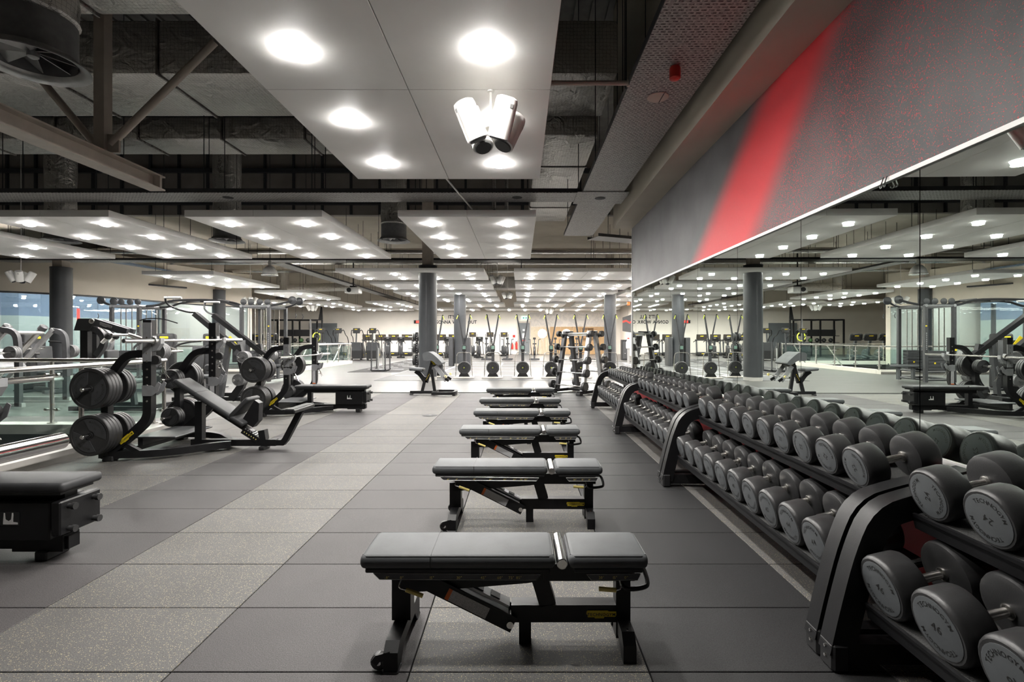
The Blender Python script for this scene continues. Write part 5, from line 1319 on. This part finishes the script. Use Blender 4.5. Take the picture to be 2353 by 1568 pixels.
# ================================================================ PLATE-LOADED ROW (behind the void balustrade)
AX, AY = -8.05, 9.7
rm = thing('plate_loaded_row', 'black twin-post plate-loaded row machine behind the balustrade', 'weight machine', (AX, AY, 0))
for k, (x, y) in enumerate(((-.46, .35), (-.08, -.3))):
    MB().bb(x - .07, x + .07, y - .05, y + .05, .05, 1.56).build('post', 'black_steel', rm, smooth=False)
    MB().prism([(x - .17, 1.53), (x + .12, 1.53), (x + .20, 1.72), (x + .16, 1.755), (x - .10, 1.755)], y - .07, y + .07, 'xz').build('pivot_housing', 'black_matte', rm, smooth=False)
    MB().lathe([(.045, 0), (.045, .02), (.03, .026)], 18, TR(x + .17, y - .07, 1.70) @ RX(PI/2)).build('pivot_cap', 'brushed', rm)
    MB().ribbon([(q.x, q.y) for q in chaikin([(x + .06, 1.60, 0), (x + .30, 1.50, 0), (x + .36, 1.28, 0), (x + .20, 1.06, 0)], 2)], .10 if k else .05, y - .04, y + .04).build('curved_arm', 'grey_steel' if not k else 'dark_steel', rm)
    b = MB().beam((x + .17, y, 1.69), (x + .78, y, 1.50), .07, .13, (0, 0, 1)).build('lever_beam', 'dark_steel', rm, smooth=False)
    logo_plate(b, TR(x + .40, y - .039, 1.625) @ RY(math.radians(17)) @ FACE_NY, .24, 'silver_paint')
    MB().lathe([(.05, -.04), (.06, 0), (.045, .05)], 16, TR(x + .48, y - .08, 1.42) @ RY(PI/5)).build('knob', 'black_matte', rm)
    MB().tube([(x + .46, y - .08, 1.40), (x + .38, y - .1, 1.30)], .03, 10).build('stop_rod', 'white_paint', rm)
    MB().lathe([(.024, 0), (.024, .4)], 12, TR(x + .80, y, 1.45) @ RX(PI/2)).build('load_peg', 'chrome', rm)
    MB().bb(x - .3, x + 1.1, y - .04, y + .04, .03, .11).build('base_rail', 'black_steel', rm, smooth=False)
MB().bb(.95, 1.05, -.35, .4, .03, .11).bb(-.3, -.2, -.35, .4, .031, .111).build('cross_tube', 'black_steel', rm, smooth=False)
MB().beam((.6, 0, .1), (.55, 0, .52), .08, .08).build('seat_post', 'dark_steel', rm, smooth=False)
MB().rbox((.55, 0, .56), (.40, .34, .08), .03, 3).build('seat_pad', 'vinyl', rm)
MB().rbox((.15, 0, .95), (.08, .30, .42), .03, 3).bb(.0, .12, -.04, .04, .75, 1.0).build('chest_pad', 'vinyl_dark', rm)
for k in range(4):
    plate(.16, .04, (X_at(372, 9.2) + .0, 9.2 - .043*k, .90 + .24), 'grey plate %s on the row machine lever beside the incline upright' % ('innermost', 'second', 'third', 'outermost')[k], k, 0, 'plate_grey', 'plates on the row machine')
MB().tube([(AX - AX + X_at(372, 9.2) - AX, 9.75 - AY, 1.14), (X_at(372, 9.2) - AX, 9.0 - AY, 1.14)], .024, 12).tube([(.7, -.3, 1.46), (X_at(372, 9.2) - AX, -.1, 1.14)], .04, 10).build('plate_lever', 'brushed', rm)
# ================================================================ LEG PRESS at far left
LX, LY = X_at(45, 10.4), 10.4
lp = thing('leg_press', 'silver framed sloping leg press at the far left', 'weight machine', (LX, LY, 0))
for s in (-1, 1):
    y = s * .38
    MB().tube([(-.85, y, .55), (.10, y, 1.58)], .052, 14).build('guide_tube', 'brushed', lp)
    MB().lathe([(.06, -.06), (.075, -.05), (.075, .05), (.06, .06)], 18, TR(.12, y, 1.60) @ RY(math.radians(43))).build('end_cap', 'dark_steel', lp)
    MB().beam((-.75, y + .11*s, .50), (.25, y + .11*s, 1.58), .06, .08).build('frame_tube', 'silver_paint', lp, smooth=False)
    MB().ribbon([(q.x, q.y) for q in chaikin([(.15, 1.56, 0), (.42, 1.52, 0), (.50, 1.30, 0), (.50, .05, 0)], 2)], .10, y + s*.14 - .04, y + s*.14 + .04).build('rear_post', 'dark_steel', lp)
    MB().bb(-1.3, .6, y + s*.14 - .04, y + s*.14 + .04, .03, .11).build('base_rail', 'silver_paint', lp, smooth=False)
    MB().lathe([(.024, 0), (.024, .42), (.016, .43)], 12, TR(-.30, y + s*.06, 1.16) @ RX(-s*PI/2)).build('load_peg', 'chrome', lp)
    MB().lathe([(.024, 0), (.024, .38)], 12, TR(.50, y + s*.18, 1.10) @ RX(-s*PI/2)).build('storage_peg', 'chrome', lp)
    for k in range(3):
        plate(.135, .04, (LX + .50, LY + y + s*(.22 + .043*k), 1.10), 'grey plate %s on the %s peg of the leg press' % (('innermost', 'middle', 'outermost')[k], 'near' if s < 0 else 'far'), k*.8, 0 if s < 0 else PI, 'plate_grey', 'plates on the leg press')
MB().tube([(.12, -.38, 1.50), (.12, .38, 1.50)], .035, 10).tube([(.45, -.5, .5), (.45, .5, .5)], .035, 10).build('cross_tube', 'silver_paint', lp)
MB().bb(-.42, -.34, -.33, .33, .70, 1.20, TR(-.38, 0, .95) @ RY(math.radians(-43)) @ TR(.38, 0, -.95)).build('foot_plate', 'grey_steel', lp, smooth=False)
MB().rbox((-1.15, 0, .42), (.5, .42, .10), .03, 2).rbox((-1.42, 0, .75), (.10, .42, .62), .03, 2).build('seat_pad', 'vinyl', lp)
# ================================================================ SELECTORISED MACHINES, CARDIO
def sel_machine(x, y, rz, label):
    t = thing('weight_stack_machine', label, 'weight machine', (x, y, 0), rz, 'weight stack machines')
    MB().rbox((0, .3, .78), (.46, .30, 1.46), .06, 3).build('stack_tower', 'black_matte', t)
    MB().rbox((0, .145, 1.40), (.20, .012, .06), .004, 1).build('maker_plate', 'yellow', t)
    MB().box((0, .147, .8), (.22, .006, .9)).build('shroud_window', 'dark_steel', t, smooth=False)
    MB().bb(-.05, .05, -.95, .2, .04, .14).bb(-.35, .35, -.98, -.88, .03, .11).bb(-.3, .3, .1, .5, .03, .06).build('base_frame', 'dark_steel', t, smooth=False)
    MB().rbox((0, -.50, .50), (.40, .42, .09), .03, 3).bb(-.04, .04, -.54, -.46, .14, .46).build('seat', 'vinyl_dark', t)
    MB().rbox((0, -.22, .88), (.34, .09, .60), .03, 3, TR(0, -.22, .88) @ RX(-.12) @ TR(0, .22, -.88)).build('backrest', 'vinyl_dark', t)
    for s in (-1, 1):
        MB().tube(chaikin([(s*.30, .2, 1.30), (s*.42, -.10, 1.28), (s*.44, -.50, 1.18), (s*.44, -.62, 1.02)], 2), .025, 8).build('press_arm', 'black_steel', t)
        MB().tube([(s*.44, -.62, 1.02), (s*.30, -.66, 1.00)], .028, 8).build('grip', 'rubber', t)
    return t
sel_machine(X_at(372, 13.6), 13.6, .3, 'dark weight stack machine with yellow badge right of the incline upright')
sel_machine(X_at(470, 13.4), 13.4, -.2, 'dark weight stack machine beside the left column base')
sel_machine(X_at(90, 12.9), 12.9, 1.2, 'dark weight stack machine behind the leg press')
def make_hood():
    t = thing('arc_trainer', 'x', 'cardio machine', (0, 0, 0), 0, 'hooded cardio machines by the studio')
    MB().rbox((0, 0, 1.42), (.72, .12, .42), .08, 3, TR(0, 0, 1.42) @ RX(.2) @ TR(0, 0, -1.42)).build('console', 'black_matte', t)
    MB().rbox((0, -.075, 1.50), (.24, .012, .06), .004, 1).build('maker_plate', 'yellow', t)
    MB().beam((0, .05, 1.25), (0, .25, .35), .14, .10).build('mast', 'column_grey', t, smooth=False)
    MB().lathe([(.12, -.10), (.32, -.08), (.34, 0), (.32, .08), (.12, .10)], 24, TR(0, .45, .38) @ RY(PI/2)).build('flywheel_cover', 'dark_steel', t)
    for s in (-1, 1):
        MB().tube(chaikin([(s*.30, .05, 1.25), (s*.36, -.25, 1.35), (s*.34, -.35, 1.55)], 2), .022, 8).build('handle', 'black_steel', t)
        MB().beam((s*.18, -.55, .22), (s*.18, .45, .40), .16, .05).build('pedal_arm', 'column_grey', t, smooth=False)
    MB().bb(-.3, .3, -.7, -.6, .02, .09).bb(-.3, .3, .8, .9, .02, .09).bb(-.05, .05, -.65, .85, .03, .10).build('base_frame', 'black_steel', t, smooth=False)
    return t
hd_ = make_hood()
for i, px in enumerate((560, 592, 624)): place(hd_, i == 0, (X_at(px, 30), 30, 0), RND.uniform(-.1, .05), ['hooded cardio machine behind the cable tower, left', 'hooded cardio machine behind the cable tower, middle', 'hooded cardio machine behind the cable tower, right'][i])
def make_stair():
    t = thing('stair_climber', 'x', 'stair climber', (0, 0, 0), 0, 'row of stair climbers')
    MB().prism([(-.32, .12), (.32, .12), (.34, .70), (.26, 1.10), (-.28, 1.12), (-.34, .70)], -.35, -.05, 'xz').build('front_cover', 'column_grey', t, smooth=False)
    MB().prism([(-.325, .10), (.325, .10), (.33, .60), (-.33, .60)], -.37, -.34, 'xz').build('lower_cover', 'black_matte', t, smooth=False)
    b = MB().prism([(-.05, .10), (1.25, .10), (1.15, .30), (.25, 1.05), (-.05, 1.08)], -.36, .36, 'yz').build('side_body', 'dark_steel', t, smooth=False)
    MB().lathe([(.05, 0), (.05, .01)], 14, TR(.36, .25, .32) @ RY(PI/2)).build('badge', 'yellow', b)
    for k in range(4): MB().bb(-.30, .30, .25 + k*.24, .50 + k*.24, .98 - k*.21, 1.02 - k*.21).build('step', 'black_matte', b, smooth=False)
    MB().beam((-.02, -.12, 1.05), (.0, -.10, 1.66), .09, .07).build('mast', 'column_grey', t, smooth=False)
    c = MB().rbox((0, -.10, 1.82), (.42, .07, .32), .015, 1, TR(0, -.1, 1.82) @ RX(-.25) @ TR(0, .1, -1.82)).build('console', 'black_matte', t)
    MB().rbox((-.02, -.16, 1.90), (.17, .012, .05), .004, 1).build('maker_plate', 'yellow', c)
    for s in (-1, 1):
        MB().tube(chaikin([(s*.14, -.08, 1.70), (s*.30, -.02, 1.93), (s*.38, .15, 1.55), (s*.38, .7, 1.45), (s*.40, .95, 1.10), (s*.37, 1.0, .4)], 2), .024, 8).build('handrail', 'black_steel', t)
    for x in (-.28, .28): MB().rbox((x, -.2, .05), (.08, .3, .10), .01, 1).build('foot', 'black_matte', t)
    return t
st_ = make_stair()
for i, px in enumerate((739, 778, 820, 857)): place(st_, i == 0, (X_at(px, 31), 31, 0), .12, ['stair climber farthest left, behind the balustrade', 'second stair climber from the left', 'third stair climber from the left', 'rightmost stair climber, behind the sled'][i])
def make_tread():
    t = thing('treadmill', 'x', 'treadmill', (0, 0, 0), 0, 'row of treadmills')
    MB().rbox((0, .15, .16), (.84, .5, .26), .05, 2).build('motor_cover', 'black_matte', t)
    MB().rbox((0, -.105, .18), (.22, .012, .05), .004, 1).build('badge', 'yellow', t)
    MB().bb(-.40, .40, .4, 1.9, .10, .18).build('deck', 'dark_steel', t, smooth=False)
    MB().bb(-.27, .27, .4, 1.88, .181, .19).build('belt', 'rubber', t, smooth=False)
    for s in (-1, 1):
        MB().beam((s*.38, .2, .2), (s*.38, .32, 1.22), .07, .09).build('upright', 'column_grey', t, smooth=False)
        MB().tube(chaikin([(s*.38, .3, 1.18), (s*.38, .75, 1.12), (s*.38, .95, 1.05)], 1), .03, 8).build('handrail', 'black_steel', t)
    MB().rbox((0, .3, 1.21), (.90, .28, .09), .03, 2).build('tray', 'black_matte', t)
    c = MB().rbox((0, .22, 1.45), (.80, .07, .40), .02, 1, TR(0, .22, 1.45) @ RX(.15) @ TR(0, -.22, -1.45)).build('console', 'bag_brown', t)
    MB().rbox((0, .172, 1.50), (.24, .012, .07), .004, 1).build('maker_plate', 'yellow', c)
    return t
tm = make_tread()
TXS = [843, 873, 903, 934, 1012, 1042]
tl = ['treadmill between the right two stair climbers', 'treadmill right of the stair climbers', 'treadmill behind the plain exercise bikes', 'treadmill left of the plate stand', 'treadmill left of the pair under the slogan', 'treadmill right of the pair under the slogan']
for i, px in enumerate(TXS): place(tm, i == 0, (X_at(px, 38.2), 38.2, 0), 0, tl[i])
def make_bike():
    t = thing('exercise_bike', 'x', 'exercise bike', (0, 0, 0), 0, 'upright exercise bikes')
    MB().rbox((0, 0, .55), (.22, .7, .62), .09, 3).build('drive_cover', 'dark_steel', t)
    MB().beam((0, -.15, .8), (0, -.28, 1.18), .10, .08).build('stem', 'column_grey', t, smooth=False)
    c = MB().rbox((0, -.30, 1.30), (.48, .08, .30), .02, 1, TR(0, -.3, 1.3) @ RX(.25) @ TR(0, .3, -1.3)).build('console', 'black_matte', t)
    MB().box((0, -.36, 1.36), (.15, .012, .035)).build('badge', 'silver_paint', c, smooth=False)
    MB().beam((0, .38, .75), (0, .42, 1.0), .06, .06).build('seat_post', 'chrome', t, smooth=False)
    MB().rbox((0, .45, 1.04), (.24, .28, .08), .03, 2).build('saddle', 'black_matte', t)
    for s in (-1, 1):
        MB().tube(chaikin([(0, -.22, 1.12), (s*.26, -.24, 1.12), (s*.28, -.4, .98)], 2), .02, 8).build('handlebar', 'black_steel', t)
        MB().beam((s*.14, 0, .42), (s*.14, -.02, .24), .03, .04).box((s*.2, -.02, .23), (.10, .10, .03)).build('crank', 'black_steel', t, smooth=False)
    for y in (-.42, .5): MB().bb(-.26, .26, y - .05, y + .05, 0, .08).build('stabiliser', 'black_steel', t, smooth=False)
    MB().bb(-.06, .06, -.40, .48, .06, .28).build('spine', 'black_steel', t, smooth=False)
    return t
bk = make_bike()
for i, px in enumerate((891, 921, 1027, 1100)): place(bk, i == 0, (X_at(px, 34.5), 34.5, 0), .25, ['exercise bike left of the two before the treadmills', 'exercise bike right of the two before the treadmills', 'exercise bike under the slogan between the columns', 'exercise bike right of the second column'][i])
def make_air():
    t = thing('air_bike', 'x', 'air bike', (0, 0, 0), 0, 'row of air bikes')
    f = MB().lathe([(.26, -.07), (.30, -.05), (.30, .05), (.26, .07)], 24, TR(0, -.1, .55) @ RY(PI/2)).build('fan_cage', 'dark_steel', t)
    for r in (.12, .20, .27): MB().tube([(.075, -.1 + r*math.cos(a*PI/9), .55 + r*math.sin(a*PI/9)) for a in range(18)], .008, 4, closed=True).build('cage_ring', 'column_grey', f)
    MB().beam((0, -.1, .8), (0, -.12, 1.28), .06, .06).build('mast', 'column_grey', t, smooth=False)
    MB().rbox((0, -.14, 1.34), (.17, .06, .13), .02, 1).build('monitor', 'black_matte', t)
    MB().beam((0, .35, .3), (0, .45, .95), .06, .06).build('seat_post', 'column_grey', t, smooth=False)
    MB().rbox((0, .48, 1.0), (.26, .26, .07), .03, 2).build('saddle', 'black_matte', t)
    for s in (-1, 1):
        MB().tube([(s*.18, .05, .3), (s*.24, .0, .9), (s*.27, .12, 1.28)], .022, 8).tube([(s*.27, .12, 1.28), (s*.40, .12, 1.30)], .022, 8).build('swing_arm', 'column_grey', t)
        MB().box((s*.26, .08, .35), (.10, .10, .03)).build('pedal', 'black_matte', t, smooth=False)
    for y in (-.45, .55): MB().bb(-.32, .32, y - .04, y + .04, .0, .07).build('stabiliser', 'dark_steel', t, smooth=False)
    MB().bb(-.05, .05, -.43, .53, .06, .28).build('spine', 'dark_steel', t, smooth=False)
    return t
ab = make_air()
for i, px in enumerate((1118, 1166, 1228, 1276, 1325)): place(ab, i == 0, (X_at(px, 31.5), 31.5, 0), RND.uniform(-.1, .1), ['air bike right of the second column', 'air bike left of the fire extinguishers', 'air bike before the slat screen', 'air bike seen through the barbell rack, left', 'air bike seen through the barbell rack, right'][i])
def make_ell():
    t = thing('elliptical_trainer', 'x', 'elliptical', (0, 0, 0), 0, 'row of elliptical trainers')
    MB().rbox((0, .3, .45), (.34, .7, .7), .10, 3).build('drive_cover', 'column_grey', t)
    MB().beam((0, -.05, .7), (0, -.12, 1.45), .12, .10).build('mast', 'silver_paint', t, smooth=False)
    c = MB().rbox((0, -.14, 1.62), (.52, .08, .36), .02, 1).build('console', 'bag_brown', t)
    MB().rbox((0, -.185, 1.68), (.18, .012, .06), .004, 1).build('maker_plate', 'yellow', c)
    for s in (-1, 1):
        MB().tube(chaikin([(s*.30, .1, .3), (s*.32, -.05, .9), (s*.30, -.1, 1.3), (s*.34, .05, 1.65)], 2), .024, 8).build('swing_arm', 'column_grey', t)
        MB().beam((s*.18, -.5, .28), (s*.2, .5, .36), .16, .06).build('foot_rail', 'black_matte', t, smooth=False)
    for y in (-.6, .8): MB().bb(-.32, .32, y - .05, y + .05, 0, .08).build('stabiliser', 'black_steel', t, smooth=False)
    MB().bb(-.06, .06, -.58, .78, .05, .16).build('spine', 'black_steel', t, smooth=False)
    return t
el = make_ell()
for i, px in enumerate((1086, 1126, 1158)): place(el, i == 0, (X_at(px, 38), 38, 0), .1, ['elliptical trainer beside the second column', 'elliptical trainer behind the third ski machine', 'elliptical trainer left of the extinguishers'][i])
# ================================================================ TRAINING RIG and floor clutter at far left
rg = thing('training_rig', 'black open training rig with shelves before the far wall', 'rig', (X_at(700, 37.5), 37.5, 0))
for k, x in enumerate((-2.6, -.9, .45, 1.3)):
    MB().bb(x - .05, x + .05, -.05, .05, 0, 2.75).build('upright', 'black_steel' if k != 2 else 'silver_paint', rg, smooth=False)
    if k < 3: MB().bb(x - .05, x + .05, 1.15, 1.25, 0, 2.75).bb(x - .04, x + .04, .05, 1.15, 2.65, 2.74).build('rear_upright', 'black_steel', rg, smooth=False)
MB().bb(-2.6, 1.3, -.04, .04, 2.68, 2.76).build('top_beam', 'black_steel', rg, smooth=False)
MB().bb(-2.6, .45, 1.16, 1.24, 2.68, 2.76).build('top_beam', 'black_steel', rg, smooth=False)
MB().prism([(1.05, 2.76), (1.35, 2.76), (1.30, 3.7), (1.22, 3.7)], -.05, .05, 'xz').build('ball_target_arm', 'black_steel', rg, smooth=False)
for z in (.5, 1.0, 1.5):
    MB().bb(-2.5, .4, .35, .85, z, z + .04).build('shelf', 'black_steel', rg, smooth=False)
MB().bb(-2.5, .4, .84, .86, 1.54, 2.0).build('storage_panel', 'black_matte', rg, smooth=False)
for k in range(5):
    tag(MB().lathe([(.02, -.16), (.09, -.13), (.15, -.06), (.16, 0), (.15, .06), (.09, .13), (.02, .16)], 16, TR(rg.location.x - 2.0 + k*.5, 38.1, 1.04 + .16)).build('medicine_ball', 'rubber' if k != 3 else 'leaf_green'), '%s medicine ball from the left on the training rig shelf' % ORD[k], 'ball', 'medicine balls')
hs = thing('hoop_stand', 'bright green hoop on a stand beside the first stair climber', 'hoop', (X_at(728, 34), 34.0, 0))
MB().tube([(.26*math.cos(a*PI/10), 0, 1.45 + .28*math.sin(a*PI/10)) for a in range(20)], .04, 8, closed=True).build('hoop', 'lime', hs)
MB().tube([(0, 0, .03), (0, 0, 1.18)], .025, 8).lathe([(.2, 0), (.2, .03)], 16).build('stand', 'black_steel', hs)
gd = tag(MB().bb(-17.6, -15.3, FAR - .06, FAR - .01, 0, 2.6).build('wall_board', 'door_grey', smooth=False), 'blue grey board on the far wall behind the training rig', 'board')
# ================================================================ RIGHT FAR CORNER
kc = thing('black_cabinet', 'tall black cabinet standing by the mirror wall end', 'cabinet', (X_at(1436, 31), 31, 0))
MB().rbox((0, .2, .63), (.36, .5, 1.26), .015, 1).build('body', 'black_matte', kc)
MB().bb(-.14, .14, -.055, -.05, .1, 1.15).build('door', 'dark_steel', kc, smooth=False)
MB().box((0, -.058, .42), (.08, .004, .03)).build('logo', 'silver_paint', kc, smooth=False)
bt = thing('water_bottle', 'white bottle hanging beside the mirror wall end', 'bottle', (X_at(1444, 26), 26, .82))
MB().lathe([(.10, 0), (.12, .02), (.12, .34), (.06, .46), (.05, .50)], 18).build('body', 'plastic_white', bt)
MB().lathe([(.055, .50), (.055, .56), (.02, .57)], 14).build('cap', 'red_plastic', bt)
MB().bb(-.05, .05, -.05, .05, -.80, -.002).bb(-.2, .2, -.2, .2, -.82, -.80).build('stand', 'silver_paint', bt, smooth=False)
bn = thing('hanging_banner', 'grey and red banner hanging by the mirror wall end', 'banner', (X_at(1443, 27.5), 27.5, 1.75))
MB().prism([(-.30, 0), (.30, -.10), (.30, .95), (-.30, .75)], -.008, .008, 'xz').build('cloth', 'mat_grey', bn, smooth=False)
MB().prism([(-.30, .45), (-.1, .52), (.1, .40), (.30, .62), (.30, .72), (.1, .50), (-.1, .62), (-.30, .56)], -.011, -.009, 'xz').build('red_swoosh', 'red_plastic', bn, smooth=False)
MB().tube([(0, 0, .85), (0, 0, 3.84)], .006, 5).build('cord', 'purlin', bn)
bc = thing('alarm_beacon', 'small orange beacon under the ceiling by the right column', 'beacon', (X_at(1444, 26.3), 26.3, Z_at(698, 26.3)))
MB().rbox((0, 0, 0), (.16, .14, .18), .02, 1).build('body', 'orange', bc)
MB().tube([(0, 0, .09), (0, 0, 5.6 - Z_at(698, 26.3))], .012, 6).build('stem', 'silver_paint', bc)
